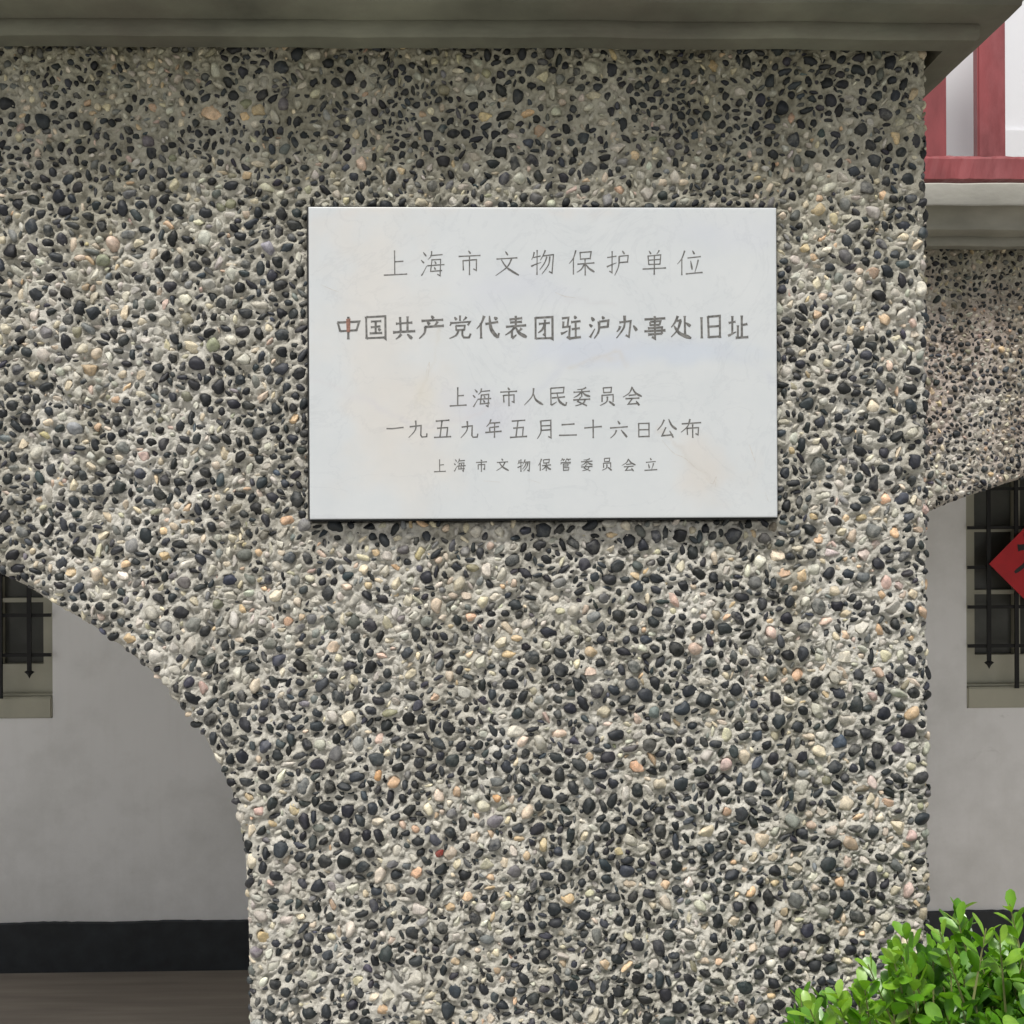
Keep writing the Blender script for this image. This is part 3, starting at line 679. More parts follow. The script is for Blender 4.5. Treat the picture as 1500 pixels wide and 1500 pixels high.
pz = P(1450, 777, YB+.05).z; pz2 = P(1450, 868, YB+.05).z; row_h = pz-pz2; gbot = P(1450, 958, YB+.05).z
for wi, (xa, xb, za, zb) in enumerate(wins):
    bm = bmesh.new(); yq = YB+.035; fw = .026; bot = gbot-RWz0+za; sx = P(1427, 800, yq).x-RWx0
    box(bm, xa, xa+sx, yq, yq+.05, za+.075, zb); box(bm, xb-sx, xb, yq, yq+.05, za+.075, zb)
    box(bm, xa+sx, xb-sx, yq, yq+.05, zb-.03, zb)
    wn = bm_obj('window', bm, M_cream, rear)
    box_obj('bottom_rail', (xa+sx, xb-sx, yq, yq+.05, za+.075, bot), M_cream, wn)
    box_obj('sill', (xa+.001, xb-.001, YB-.006, YB+.09, za+.001, za+.068), M_cream, wn, .004)
    box_obj('apron', (xa+.001, xb-.001, YB+.012, YB+.09, za+.069, za+.0745), M_cream, wn)
    gx0, gx1 = xa+sx, xb-sx; nc = 4; mw_ = .018; pw_ = (gx1-gx0-mw_*(nc-1))/nc
    for k in range(1, nc): box_obj('mullion', (gx0+k*(pw_+mw_)-mw_, gx0+k*(pw_+mw_), yq+.004, yq+.05, bot+.0005, zb-.031), M_cream, wn)
    for k in range(1, 6):
        for c_ in range(nc):
            xx = gx0+c_*(pw_+mw_)
            if bot+k*row_h < zb-.03: box_obj('glazing_bar', (xx+.0005, xx+pw_-.0005, yq+.008, yq+.045, bot+k*row_h-.007, bot+k*row_h+.007), M_cream, wn)
    for c_ in range(nc):
        xx = gx0+c_*(pw_+mw_)
        for k in range(6):
            z_a = bot+k*row_h+(.0075 if k else .0005); z_b = min(bot+(k+1)*row_h-.0075, zb-.031)
            if z_b > z_a+.02: box_obj('pane', (xx+.001, xx+pw_-.001, yq+.026, yq+.030, z_a, z_b), M_glass, wn)
    # iron grille
    gy = YB-.012; th = .0058
    hz = [P(1450, y, gy).z-RWz0+za for y in (946, 889, 831, 773, 716)]; st = hz[1]-hz[0]
    z_ = hz[-1]+st
    while z_ < zb-.03: hz.append(z_); z_ += st
    for z_ in hz: box_obj('grille_bar', (xa-.001, xb+.001, gy-.004, gy+.004, z_-.0052, z_+.0052), M_iron, wn)
    v0 = P(1447, 900, gy).x-RWx0; pit = P(1487.5, 900, gy).x-P(1447, 900, gy).x
    zt = P(1447, 970, gy).z-RWz0+za
    k = 0
    while v0+k*pit < WW-.03:
        xx = xa+v0+k*pit if wi else xb-v0-k*pit
        short = (k % 2 == 0)
        zb_ = zt+.004 if short else za+.066
        br = box_obj('grille_bar', (xx-.0065, xx+.0065, gy-.0035-.006, gy-.0045, zb_, zb-.005), M_iron, wn)
        if short:
            bm = bmesh.new(); prof = [(.0, .012), (.006, .006), (.0165, 0), (.007, -.008), (.0, -.021)]
            prev = None; zc = zt
            rings = []
            for (r_, dz) in prof:
                rings.append([bm.verts.new((xx+r_*math.cos(a_)*1.0, gy-.007+r_*.5*math.sin(a_), zc+dz)) for a_ in (0, math.pi/2, math.pi, 3*math.pi/2)])
            for q in range(len(rings)-1):
                for s_ in range(4): bm.faces.new((rings[q][s_], rings[q][(s_+1) % 4], rings[q+1][(s_+1) % 4], rings[q+1][s_]))
            bmesh.ops.remove_doubles(bm, verts=bm.verts[:], dist=1e-5)
            bm_obj('finial', bm, M_iron, wn)
        k += 1
box_obj('room_beyond', (XL, WX1, YB+.3, YB+.32, 0, ZT), M_dark, rear)

# upper storey: white wall with a projecting plinth
upw = empty('upper_wall', (1.2, YB, Z0W+.12), label='bright white upper wall behind the red balusters at top right', cat='wall', kind='thing')
zpl = P(1490, 188, YB-.02).z
box_obj('plaster', (XR-.5, WX1+.2, YB, YB+.2, ZT+.07, 6.0), M_white2, upw)
box_obj('plinth', (XR-.5, WX1+.2, YB-.02, YB-.001, ZT+.07, zpl), M_white2, upw, .006)

colp = P(1394, 200, 2.62)
bm = bmesh.new(); r_ = bmesh.ops.create_cone(bm, cap_ends=True, segments=48, radius1=.088, radius2=.084, depth=2.6)
for v in r_['verts']: v.co += Vector((colp.x, 2.62, Z0W+.119+1.3))
co_ = bm_obj('porch_column', bm, M_white2, None, True, label='white round column between the red balusters, upper right', cat='column')
md = co_.modifiers.new('edges', 'EDGE_SPLIT')
# ------------------------------------------------------------------ lettering
G = {
'上': 'k 48,5 48,90;k 50,45 82,42;k 4,92 97,88',
'海': 'd 12,6 26,22;d 3,36 16,48;p 5,94 12,84 28,56;p 48,2 44,20 32,34;k 42,18 93,14;k 47,34 41,79 91,75;k 46,35 85,32 81,94 70,88;k 29,57 99,52;d 60,39 66,49;d 58,61 64,71',
'市': 'd 45,2 55,15;k 4,26 96,21;k 22,42 24,80;k 22,43 79,39 77,80 66,74;k 50,23 50,99',
'文': 'd 44,2 54,18;k 8,33 92,27;p 67,31 50,64 5,97;n 28,36 50,66 97,95',
'物': 'p 15,10 11,26 3,40;k 12,30 42,26;k 27,3 27,97;p 2,65 20,58 43,49;p 60,3 52,22 40,42;k 52,24 95,20 88,90 75,84;p 67,27 58,52 37,78;p 81,26 72,60 46,94',
'保': 'p 28,4 17,34 2,54;k 18,34 18,96;k 43,11 45,40;k 43,12 85,9 81,37;k 45,37 82,35;k 32,57 98,51;k 62,38 62,98;p 60,56 48,76 30,88;n 64,56 78,74 98,86',
'护': 'k 4,28 42,22;k 24,3 24,88 13,80;p 2,64 20,56 43,47;d 66,2 75,14;k 54,23 91,19 87,48;k 54,46 88,44;p 54,22 51,62 33,97',
'单': 'd 28,3 37,16;p 71,1 66,9 59,17;k 24,22 28,60;k 24,23 77,19 73,57;k 27,40 74,37;k 28,58 73,55;k 2,76 98,70;k 50,20 50,99',
'位': 'p 31,3 20,34 3,56;k 20,36 20,97;d 60,3 69,18;k 42,32 92,26;d 53,42 60,77;p 83,38 78,60 69,85;k 35,92 99,87',
'中': 'k 4,26 15,66;k 3,27 97,22 84,62;k 15,65 85,60;k 50,0 50,100',
'国': 'k 8,7 10,97;k 8,9 91,5 91,97 82,92;k 10,94 90,92;k 28,28 72,25;k 28,50 70,47;k 24,76 76,73;k 49,27 49,74;d 60,55 69,66',
'共': 'k 14,33 87,28;k 34,5 34,64;k 66,3 66,62;k 1,68 99,62;p 38,74 28,86 12,95;d 64,74 86,94',
'产': 'd 48,1 57,13;k 12,24 92,19;d 34,27 42,40;p 71,25 66,36 58,44;k 24,50 94,44;p 26,50 22,76 3,99',
'党': 'k 50,1 50,24;d 26,7 36,20;p 77,5 72,14 64,22;p 13,28 11,36 6,44;k 12,32 93,27 84,42;k 32,44 34,64;k 32,45 71,42 68,62;k 34,63 69,61;p 44,64 34,84 4,98;k 61,64 60,84 66,94 90,93 95,78',
'代': 'p 35,3 22,34 3,58;k 20,34 20,97;k 38,37 92,29;n 56,3 64,58 90,94;k 90,94 96,74;d 76,8 87,18',
'表': 'k 22,17 80,12;k 24,31 78,27;k 5,48 97,42;k 50,1 50,46;p 48,48 30,68 3,83;k 33,66 33,96 ;p 33,97 42,90 53,82;p 77,54 70,62 60,67;n 50,50 66,74 99,92',
'团': 'k 8,6 10,98;k 8,8 93,4 93,98 83,93;k 10,95 92,92;k 24,34 79,30;k 56,16 56,82 45,76;p 54,36 42,58 22,72',
'驻': 'k 6,12 39,8 34,44;k 14,24 12,48 45,44 41,92 30,86;p 1,74 16,70 35,63;d 66,1 75,12;k 50,27 96,22;k 54,56 94,51;k 46,92 99,87;k 73,24 73,88',
'沪': 'd 12,6 26,22;d 3,36 16,48;p 6,94 12,84 29,56;d 64,1 73,13;k 50,25 93,21 89,50;k 50,50 90,47;p 50,24 47,66 26,99',
'办': 'k 16,32 70,26 61,92 46,84;p 41,3 37,52 3,97;p 19,46 14,60 4,72;d 82,44 98,66',
'事': 'k 3,14 97,9;k 28,24 30,40;k 28,25 75,21 72,37;k 30,39 72,36;k 18,52 83,48 81,75;k 2,64 98,60;k 18,78 82,74;k 50,0 50,95 37,88',
'处': 'p 35,3 22,28 3,50;k 30,24 52,20;p 49,21 34,60 1,90;n 18,44 44,76 99,96;k 68,3 68,78;d 72,32 94,45',
'旧': 'k 9,12 11,95;k 38,9 40,93;k 38,11 90,7 90,93;k 40,50 89,47;k 40,90 89,88',
'址': 'k 1,34 37,29;k 20,5 20,80;p -2,86 16,80 39,70;k 68,3 68,91;k 70,42 95,38;k 48,44 48,91;k 35,94 99,90',
'人': 'p 50,3 43,48 3,97;n 49,32 62,68 98,95',
'民': 'k 14,8 83,3 79,32;k 16,34 80,31;k 14,8 16,95;p 16,95 28,88 45,77;k 20,58 88,52;n 46,34 58,74 90,97;k 90,97 95,79',
'委': 'p 75,3 56,11 24,14;k 5,28 95,23;k 50,12 50,52;p 46,28 30,44 5,55;n 54,28 70,42 97,50;k 44,52 28,76 78,97;p 69,62 56,86 13,98;k 3,68 97,63',
'员': 'k 26,5 28,32;k 26,6 75,2 72,30;k 28,30 72,28;k 18,42 18,78;k 18,43 85,40 85,78;p 50,50 46,78 5,98;n 58,74 74,84 95,98',
'会': 'p 50,2 36,32 2,55;n 50,4 66,32 99,52;k 32,46 69,43;k 15,64 86,60;k 48,64 28,92 82,88;d 68,75 86,98',
'一': 'k 3,54 30,56 97,44',
'九': 'p 40,2 38,54 3,99;k 9,36 67,30 65,84 72,95 96,93 98,74',
'五': 'k 12,8 89,4;k 48,8 36,90;k 20,46 77,42 73,90;k 2,95 98,90',
'年': 'p 35,1 26,22 9,40;k 28,21 88,17;k 28,44 82,40;k 28,44 28,69;k 1,71 99,65;k 56,20 56,100',
'月': 'p 24,4 23,62 2,99;k 24,7 85,3 85,95 70,88;k 26,32 83,29;k 26,55 83,52',
'二': 'k 16,12 86,5;k 2,94 98,90',
'十': 'k 3,45 97,38;k 50,2 50,98',
'六': 'd 42,3 54,22;k 3,44 97,36;p 37,54 27,78 3,99;d 62,54 92,95',
'日': 'k 8,5 10,98;k 8,6 93,3 93,97;k 10,48 91,46;k 10,94 92,91',
'公': 'p 37,8 26,36 2,62;n 60,4 74,36 99,58;k 46,46 26,90 80,85;d 64,64 82,98',
'布': 'k 5,25 97,19;p 45,1 34,38 1,70;k 30,48 32,85;k 30,49 85,45 82,84 70,77;k 57,27 57,99',
'管': 'p 24,1 17,12 7,22;k 18,12 45,9;d 28,13 34,22;p 65,1 60,10 51,20;k 60,11 96,7;d 72,12 78,21;d 48,22 55,31;p 12,34 11,42 6,50;k 12,36 93,32 85,45;k 30,46 30,99;k 30,47 73,44 70,62;k 30,63 70,61;k 30,76 77,73 75,95;k 30,96 75,94',
'立': 'd 46,2 55,18;k 13,34 87,28;d 32,44 40,80;p 71,40 66,62 57,85;k 1,95 99,90',
'福': 'd 18,1 29,12;k 5,24 42,19;p 39,21 24,46 1,64;k 24,44 24,99;d 30,50 39,61;k 50,9 96,6;k 56,22 58,42;k 56,23 91,20 88,40;k 58,41 88,39;k 51,52 54,97;k 51,53 96,50 95,97;k 54,74 94,72;k 73,52 73,93;k 54,95 94,93'}
def smooth_line(pts, n_=6):
    return catmull(pts, n_)
def glyph_mesh(name, ch, x0, x1, zt, zb, y, wdt, mirror=1):
    """strokes as tapered ribbons lying on the stone, box given in metres"""
    st = []
    for s_ in G[ch].split(';'):
        t_ = s_.split(); st.append((t_[0], [tuple(map(float, q.split(','))) for q in t_[1:]]))
    ax = np.array([q for _, p_ in st for q in p_]); mn, mx = ax.min(0), ax.max(0); mn = np.minimum(mn, [100, 100])
    if ch == '一': mn[1], mx[1] = 0, 100
    bm = bmesh.new(); r = random.Random(hash(ch) % 999 if False else ord(ch)+int(x0*1e4))
    for si, (ty, pts) in enumerate(st):
        Q = np.array([(x0+(x1-x0)*(px-mn[0])/(mx[0]-mn[0]), zt-(zt-zb)*(py-mn[1])/(mx[1]-mn[1])) for px, py in pts])
        Q += np.array([[r.gauss(0, .006), r.gauss(0, .006)] for _ in Q])*(zt-zb)
        if ty in 'pn' and len(Q) > 2: Q = smooth_line(Q, 5)
        elif ty == 'd': Q = np.array([Q[0]+(Q[1]-Q[0])*t for t in (0, .35, .7, 1)])
        else:
            L_ = [Q[0]]
            for k in range(len(Q)-1):
                seg_ = Q[k+1]-Q[k]
                if k == 0: L_.append(Q[k]+seg_*.12)
                if k == len(Q)-2: L_.append(Q[k]+seg_*.88)
                L_.append(Q[k+1])
            Q = np.array(L_)
        n_ = len(Q); d = np.diff(Q, axis=0); d /= np.maximum(np.hypot(*d.T), 1e-9)[:, None]
        nr = []
        for k in range(n_):
            a_ = d[max(k-1, 0)]; b_ = d[min(k, n_-2)]; m = a_+b_; m /= max(np.hypot(*m), 1e-6); c_ = max(.45, float(m @ a_)); nr.append(np.array([-m[1], m[0]])/c_)
        L_, R_ = [], []
        for k in range(n_):
            t = k/(n_-1)
            wd = {'k': 1.15 if k in (0, n_-1) else .88, 'p': 1.25-.85*t, 'n': .55+1.0*math.sin(min(t*1.25, 1)*math.pi/2)-(.9*max(0, t-.8)/.2*.8), 'd': .5+.85*math.sin(t*2.4)}[ty]*wdt/2
            wd *= 1+r.uniform(-.12, .12)
            if len(st) > 9: wd *= .86
            yy = y-.00002*(si+1)
            L_.append(bm.verts.new((Q[k][0]+nr[k][0]*wd, yy, Q[k][1]+nr[k][1]*wd))); R_.append(bm.verts.new((Q[k][0]-nr[k][0]*wd, yy, Q[k][1]-nr[k][1]*wd)))
        for k in range(n_-1): bm.faces.new((L_[k], R_[k], R_[k+1], L_[k+1]))
    return bm
# ------------------------------------------------------------------ plaque
plq = empty('marble_plaque', ((PX0+PX1)/2, YF, PZ0), label='white marble plaque engraved with five lines of Chinese characters on the pebble wall', cat='plaque')
gx = np.linspace(PX0+.0015, PX1-.0015, 230); gz = np.linspace(PZ0+.0015, PZ1-.0015, 154); X, Z = np.meshgrid(gx, gz); nX = len(gx)
U = 452+(X-PX0)/(PX1-PX0)*686; V_ = 303+(PZ1-Z)/(PZ1-PZ0)*456
base = np.array([.66, .69, .705])*.77*np.ones(X.shape+(3,))
def blob(cx, cy, rx, ry, col, k, seed):
    d = np.hypot((U-cx)/rx, (V_-cy)/ry)+vnoise(X, Z, .05, seed, 4)*.7
    f = np.clip(1-d, 0, 1)[..., None]; f = f*f*(3-2*f)*k; base[:] = base*(1-f)+np.array(col)*f*.77
def vein(pts, wd, col, k, seed):
    A = catmull([np.array(q, float) for q in pts], 6); Uu = U+vnoise(X, Z, .03, seed, 4)*14; Vv = V_+vnoise(X, Z, .03, seed+3, 4)*14
    d, _, _ = dist_poly(Uu, Vv, A) if False else (None, None, None)
    best = np.full(X.shape, 1e9)
    for q in range(len(A)-1):
        ax, az = A[q]; dx, dz = A[q+1]-A[q]; t = np.clip(((Uu-ax)*dx+(Vv-az)*dz)/(dx*dx+dz*dz+1e-9), 0, 1); best = np.minimum(best, np.hypot(Uu-ax-t*dx, Vv-az-t*dz))
    f = (np.exp(-(best/wd)**2)*np.clip(.65+.6*vnoise(X, Z, .02, seed+7, 3), 0, 1))[..., None]*k; base[:] = base*(1-f)+np.array(col)*f*.77
blob(560, 480, 150, 260, (.70, .685, .655), .8, 1); blob(600, 640, 110, 150, (.705, .68, .64), .6, 2); blob(1040, 690, 60, 80, (.68, .645, .60), .7, 3)
blob(880, 510, 120, 35, (.61, .65, .72), .9, 4); blob(1000, 515, 170, 26, (.60, .65, .72), .9, 5); blob(760, 420, 130, 40, (.62, .645, .71), .6, 6); blob(700, 610, 80, 50, (.61, .62, .68), .6, 7); blob(1040, 340, 120, 40, (.63, .66, .71), .6, 8)
blob(890, 525, 40, 14, (.64, .60, .54), .6, 9); blob(620, 580, 25, 45, (.70, .67, .60), .5, 10)
vein([(640, 640), (720, 600), (800, 560), (850, 515), (930, 505), (1010, 500), (1080, 520), (1136, 560)], 7, (.60, .63, .68), .7, 11)
vein([(455, 550), (520, 580), (600, 620), (680, 610), (740, 590)], 4, (.63, .62, .64), .6, 12)
vein([(470, 415), (520, 440), (560, 470), (630, 480)], 3, (.62, .62, .62), .5, 13)
vein([(830, 430), (860, 440), (900, 450)], 3, (.58, .58, .60), .5, 14)
vein([(960, 620), (1000, 665), (1030, 690), (1050, 710)], 2.5, (.60, .58, .55), .7, 15)
vein([(830, 540), (880, 520), (905, 515), (915, 530)], 3, (.60, .56, .50), .5, 16)
vein([(460, 320), (700, 300), (900, 312)], 8, (.70, .66, .62), .4, 17)
vein([(640, 490), (625, 560), (612, 600)], 2.5, (.62, .59, .52), .5, 18)
Y_ = np.full(X.shape, YP)
Vv = np.stack([X, Y_, Z], -1).reshape(-1, 3); b0 = (np.arange(len(gz)-1)[:, None]*nX+np.arange(nX-1)[None]).ravel()
Fq = np.stack([b0, b0+1, b0+nX+1, b0+nX], 1)
# edge: arris bevel then sides back into the wall
ring = list(range(0, nX))+[k*nX+nX-1 for k in range(1, len(gz))]+[(len(gz)-1)*nX+k for k in range(nX-2, -1, -1)]+[k*nX for k in range(len(gz)-2, 0, -1)]
rc = Vv[ring]; cx_, cz_ = (PX0+PX1)/2, (PZ0+PZ1)/2
def push(p_, d, y):
    q = p_.copy(); q[:, 0] += np.where(np.isclose(p_[:, 0], gx[0]), -d, np.where(np.isclose(p_[:, 0], gx[-1]), d, 0)); q[:, 2] += np.where(np.isclose(p_[:, 2], gz[0]), -d, np.where(np.isclose(p_[:, 2], gz[-1]), d, 0)); q[:, 1] = y; return q
o1 = push(rc, .0013, YP+.00015); o2 = push(rc, .0015, YP+.0005); o3 = push(rc, .0015, YF+.012)
n0 = len(Vv); m_ = len(ring); allV = np.vstack([Vv, o1, o2, o3]); ids = [np.array(ring), n0+np.arange(m_), n0+m_+np.arange(m_), n0+2*m_+np.arange(m_)]
for a_, b_ in zip(ids[:-1], ids[1:]): Fq = np.vstack([Fq, np.stack([np.roll(a_, -1), a_, b_, np.roll(b_, -1)], 1)])
cols = np.concatenate([base.reshape(-1, 3), np.tile(base.reshape(-1, 3)[ring]*.96, (3, 1))]); cols = np.hstack([cols, np.ones((len(cols), 1))])
me = mesh_np('slab', allV, Fq, False); set_attr(me, 'marble_color', cols); link('slab', me, M_marble, plq)
M_gap_shade = mat_simple('gap_shade_black', (.012, .012, .012), .8, .3, 80, .4, .001, 200)
box_obj('gap_shade_strip', (PX0-.0026, PX1+.0012, YP+.004, YF+.011, PZ0-.0026, PZ1+.0012), M_gap_shade, plq)  # dark strip that paints in the shade of the gap round the slab

lines = [
 ('上海市文物保护单位', [(561, 597), (615, 651), (670, 704), (724, 760), (776, 811), (832, 871), (887, 921), (940, 976), (991, 1030)], (366, 404), 1.9),
 ('中国共产党代表团驻沪办事处旧址', [(493, 527), (535, 565), (574, 608), (612, 650), (656, 689), (696, 731), (738, 771), (782, 809), (819, 851), (861, 891), (901, 933), (942, 975), (981, 1013), (1026, 1055), (1065, 1097)], (462, 497), 3.4),
 ('上海市人民委员会', [(656, 683), (690, 719), (730, 757), (765, 795), (804, 829), (837, 864), (876, 900), (910, 940)], (567, 596), 2.1),
 ('一九五九年五月二十六日公布', [(564, 591), (596, 625), (633, 660), (672, 699), (708, 734), (744, 771), (784, 806), (816, 844), (853, 881), (891, 919), (933, 950), (960, 991), (995, 1027)], (614, 643), 2.1),
 ('上海市文物保管委员会立', [(633, 652), (662, 681), (694, 712), (724, 744), (755, 775), (785, 806), (818, 835), (848, 867), (879, 895), (908, 930), (941, 962)], (671, 691), 1.6)]
for li, (txt, xs_, (ya, yb), wd) in enumerate(lines):
    for ch, (xa, xb) in zip(txt, xs_):
        jt = random.uniform(-1, 1); y0_, y1_ = ya+jt, yb+jt
        if ch == '一': y0_, y1_ = 617, 636
        if ch == '二': y0_, y1_ = 620, 639
        if ch in '日': y0_, y1_ = 619, 642
        if ch in '六九五人': y0_ += 1; y1_ -= 1
        X0, X1 = PX0+(xa+1-452.7)/685.6*(PX1-PX0), PX0+(xb-1-452.7)/685.6*(PX1-PX0)
        zt_, zb_ = PZ1-(y0_+1-303.7)/455.6*(PZ1-PZ0), PZ1-(y1_-1-303.7)/455.6*(PZ1-PZ0)
        o = bm_obj('engraved_character', glyph_mesh('g', ch, X0, X1, zt_, zb_, YP-.00012, wd/1120), M_engr, plq)
        if ch == '中':
            o['label'] = 'engraved character with rust-red paint left in its middle stroke'
            bm = bmesh.new(); xm = (X0+X1)/2; h_ = zt_-zb_; hw = 3.0/1120
            vs = [bm.verts.new((x, YP-.00030, z)) for x, z in ((xm-hw, zt_-h_*.1), (xm+hw, zt_-h_*.08), (xm+hw*.85, zt_-h_*.7), (xm-hw*.85, zt_-h_*.68))]; bm.faces.new(vs)
            bm_obj('red_paint_remnant', bm, M_engr_red, o)
bm = bmesh.new(); rc_ = random.Random(4)
for pts, wd in (([(968, 645), (985, 664), (1002, 672), (1020, 688), (1035, 694)], .8), ([(1097, 652), (1101, 664), (1106, 678)], 1.0), ([(1120, 722), (1125, 736)], .8), ([(1032, 700), (1042, 710), (1048, 699), (1046, 716)], .9), ([(1040, 715), (1046, 706)], .8),
                ([(470, 417), (486, 424), (497, 428)], .8), ([(623, 545), (628, 530), (626, 552)], .8), ([(706, 704), (730, 706)], .7), ([(812, 428), (826, 434), (842, 436)], .8), ([(772, 702), (790, 708)], .6)):
    Q = np.array([(PX0+(u-452.7)/685.6*(PX1-PX0), PZ1-(v-303.7)/455.6*(PZ1-PZ0)) for u, v in pts]); Q = catmull(Q, 4) if len(Q) > 2 else Q; pr = None
    for k, q in enumerate(Q):
        ww = wd/2286*(1-.6*abs(2*k/(len(Q)-1)-1)); d = Q[min(k+1, len(Q)-1)]-Q[max(k-1, 0)]; d /= max(np.hypot(*d), 1e-9); nr = np.array([-d[1], d[0]])
        a_, b_ = [bm.verts.new((q[0]+s_*nr[0]*ww, YP-.00008, q[1]+s_*nr[1]*ww)) for s_ in (1, -1)]
        if pr: bm.faces.new((pr[0], pr[1], b_, a_))
        pr = (a_, b_)
bm_obj('hairline_scratches', bm, M_crack, plq, kind='stuff')

# ------------------------------------------------------------------ red paper diamond in the right window
YD = YB-.03
c0 = P(1449, 826, YD); hd = .175
dia = empty('paper_diamond', (c0.x+hd, YD, c0.z-hd), label='red paper diamond with a black brushed blessing character, hung on the right window grille', cat='paper decoration')
bm = bmesh.new(); cx_, cz_ = c0.x+hd, c0.z
f = [bm.verts.new((cx_+dx*hd, YD+yy, cz_+dz*hd)) for yy in (0, .001) for dx, dz in ((-1, 0), (0, -1), (1, 0), (0, 1))]
bm.faces.new(f[:4]); bm.faces.new(f[4:][::-1])
for k in range(4): bm.faces.new((f[k], f[(k+1) % 4], f[4+(k+1) % 4], f[4+k]))
bm_obj('paper', bm, M_paper, dia)
bmc = glyph_mesh('g', '福', P(1487, 826, YD).x, 2*cx_-P(1487, 826, YD).x, cz_+.095, cz_-.095, YD-.0004, .026)
bm_obj('brushed_character', bmc, M_ink, dia)

# ------------------------------------------------------------------ shrub
bc = P(1600, 1838, .97); bush = empty('leafy_shrub', (bc.x, bc.y, 0), label='bright green small-leaved shrub at the foot of the pier, lower right corner', cat='shrub')
def leaf_mesh(seed):
    r = random.Random(seed); n_ = 7; V = []; Fc = []; curl = r.uniform(-.22, .28); fold = r.uniform(.10, .30); wdt = r.uniform(.22, .31)
    TT = (0, .1, .25, .42, .58, .74, .87, .96, 1.0); n_ = 8
    for i in range(n_+1):
        t = TT[i]; wd = wdt*math.sqrt(max(0, 1-((t-.6)/.405)**2)) if t > .6 else wdt*(t/.6)**.75
        wd = max(wd, .012)
        zc = curl*t*t
        for s_ in (-1, -.5, 0, .5, 1): V.append((t, s_*wd, zc+abs(s_)*wd*fold+(.012 if abs(s_) == 1 else 0)*math.sin(t*9+seed)))
    for i in range(n_):
        for j in range(4): a_ = i*5+j; Fc.append((a_, a_+5, a_+6, a_+1))
    return np.array(V), np.array(Fc)
LM = [leaf_mesh(i) for i in range(6)]
def leaf_cheap(seed):
    V, Fc = leaf_mesh(seed); k_ = [i*5+j for i in (0, 2, 4, 6, 8) for j in (0, 2, 4)]
    return V[k_], np.array([(i*3+j, i*3+j+3, i*3+j+4, i*3+j+1) for i in range(4) for j in range(2)])
LC = [leaf_cheap(i) for i in range(6)]
GREENS = [(.045, .14, .010), (.09, .25, .012), (.145, .33, .022), (.21, .40, .035), (.27, .45, .07)]
LEAF_ME = {}
for i, (V, Fc) in enumerate(LM):
    for gi, g_ in enumerate(GREENS):
        me = mesh_np('leaf', V, Fc); set_attr(me, 'leaf_color', np.tile([*g_, 1], (len(V), 1))); me.materials.append(M_leaf); LEAF_ME[i, gi] = me
rb_ = random.Random(12); leaves = []; twigs = bmesh.new()
Rx, Ry, Rz = .325, .20, .275
def tube(bm, a_, b_, r0, r1):
    d = (b_-a_).normalized(); u = d.orthogonal().normalized(); v = d.cross(u)
    A = [bm.verts.new(a_+(u*math.cos(k*2.0944)+v*math.sin(k*2.0944))*r0) for k in range(3)]; B = [bm.verts.new(b_+(u*math.cos(k*2.0944)+v*math.sin(k*2.0944))*r1) for k in range(3)]
    for k in range(3): bm.faces.new((A[k], A[(k+1) % 3], B[(k+1) % 3], B[k]))
def sprig(base, d, ln, npair, lsz, tone):
    d = d.normalized(); u = d.orthogonal().normalized(); u.rotate(Matrix.Rotation(rb_.uniform(0, 6.28), 3, d)); tip = base+d*ln
    tube(twigs, base-d*.03, tip, .0013, .0007)
    for k in range(npair):
        t = (k+.35)/npair; p_ = base+d*ln*t; an = k*math.pi/2+rb_.uniform(-.3, .3)
        for s_ in (0, math.pi):
            q = Matrix.Rotation(an+s_, 3, d) @ u; op = R(62-34*t+rb_.uniform(-12, 12)); dirn = (d*math.cos(op)+q*math.sin(op)).normalized()
            up = (d-dirn*d.dot(dirn)).normalized(); side = up.cross(dirn); up.rotate(Matrix.Rotation(rb_.uniform(-.35, .35), 3, dirn)); side = up.cross(dirn)
            sz = lsz*rb_.uniform(.8, 1.15)*(1-.28*t); gi = min(4, max(0, tone+rb_.choice((-1, 0, 0, 1))+(1 if t > .7 else 0)))
            leaves.append((p_, dirn, side, up, sz, rb_.randrange(6), gi))
cnt = 0
while cnt < 2100:
    th = rb_.uniform(0, 2*math.pi); cz = rb_.uniform(-.15, 1); s_ = math.sqrt(1-cz*cz); nrm = Vector((math.cos(th)*s_, math.sin(th)*s_, cz))
    if nrm.y > .35 and rb_.random() < .6: continue
    rad = rb_.choice((1, 1, 1, .95, .9, .8)); p_ = Vector((bc.x+nrm.x*Rx*rad, bc.y+nrm.y*Ry*rad, bc.z+nrm.z*Rz*rad))
    if p_.y > YF-.055: continue
    lump = .9+.16*math.sin(p_.x*38+1)*math.sin(p_.y*31)+.06*math.sin(p_.x*90)
    p_ = bc+(p_-bc)*lump
    d = Vector((nrm.x*.55, nrm.y*.5, nrm.z*.6+.75))+Vector((rb_.gauss(0, .25), rb_.gauss(0, .25), rb_.gauss(0, .12)))
    if p_.y+d.normalized().y*.06 > YF-.03: d.y = -abs(d.y)*.4
    sprig(p_, d, rb_.uniform(.030, .052), rb_.choice((3, 4, 4)), rb_.uniform(.024, .031), 1 if rad > .95 else 0); cnt += 1
for px, py, dx, ln in ((1400, 1432, -.35, .048), (1470, 1440, -.15, .048), (1497, 1402, -.2, .05), (1345, 1450, -.5, .045), (1240, 1510, -.3, .04), (1205, 1525, -.4, .04), (1275, 1500, -.2, .042), (1300, 1480, -.4, .045), (1325, 1465, -.3, .045), (1310, 1510, 0, .045), (1345, 1490, -.2, .045), (1260, 1530, 0, .04), (1432, 1430, .2, .045)):
    b_ = P(px, py, .93); sprig(b_, Vector((dx, rb_.uniform(-.2, .1), 1)), ln, 4, .026, 2)
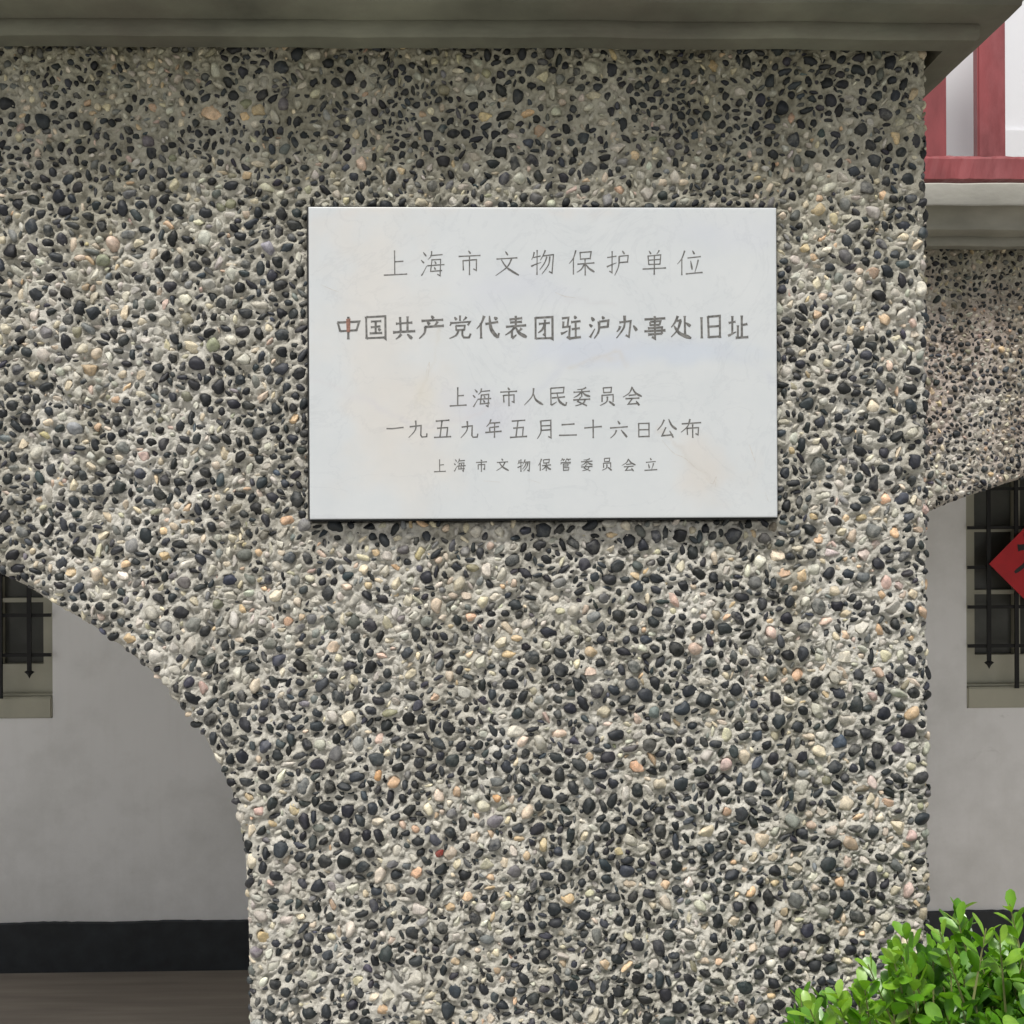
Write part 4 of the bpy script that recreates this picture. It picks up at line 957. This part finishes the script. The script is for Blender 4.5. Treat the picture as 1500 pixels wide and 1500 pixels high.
mw_all = []
for (p_, dirn, side, up, sz, vi, gi) in leaves:
    mw_all.append(Matrix(((dirn.x*sz, side.x*sz, up.x*sz, p_.x), (dirn.y*sz, side.y*sz, up.y*sz, p_.y), (dirn.z*sz, side.z*sz, up.z*sz, p_.z), (0, 0, 0, 1))))
sc_ = []
for i, l in enumerate(leaves):
    c_ = l[0]+l[1]*l[4]*.5; px, py = proj(c_)
    sc_.append((l[4]/c_.y*(1-.8*max(0, c_.y-.9)) if (1150 < px < 1510 and py < 1510) else 0, i))
topl = {i for s_, i in sorted(sc_, reverse=True)[:300] if s_ > 0}
for i in sorted(topl): link('leaf', LEAF_ME[leaves[i][5], leaves[i][6]], None, bush, mw_all[i])
Vs, Fs, Cs = [], [], []; off = 0
for i, l in enumerate(leaves):
    if i in topl: continue
    V, Fc = LC[l[5]]; M_ = np.array(mw_all[i]); Vs.append(V @ M_[:3, :3].T+M_[:3, 3]); Fs.append(Fc+off); off += len(V); Cs.append(np.tile([*GREENS[l[6]], 1], (len(V), 1)))
me = mesh_np('foliage', np.concatenate(Vs), np.concatenate(Fs)); set_attr(me, 'leaf_color', np.concatenate(Cs)); link('foliage', me, M_leaf, bush, kind='stuff')
bm_obj('twigs', twigs, M_twig, bush, kind='stuff')
bm = bmesh.new()
for k in range(9):
    a_ = Vector((bc.x+rb_.uniform(-.05, .05), bc.y+rb_.uniform(-.04, .04), 0)); b_ = Vector((bc.x+rb_.uniform(-.2, .2), bc.y+rb_.uniform(-.12, .12), bc.z+.1)); mid = (a_+b_)/2+Vector((rb_.uniform(-.04, .04), 0, 0))
    tube(bm, a_, mid, .008, .006); tube(bm, mid, b_, .006, .003)
bm_obj('stem', bm, M_twig, bush)
tr_ = sum(len(o.data.polygons)*(1 if len(o.data.polygons) and len(o.data.polygons[0].vertices) == 3 else 2) for o in bpy.data.objects if o.type == 'MESH')
print('tris', tr_, 'stones', len(rec['a']), 'flat', n_flat, 'wing', nw, 'leaves', len(leaves))
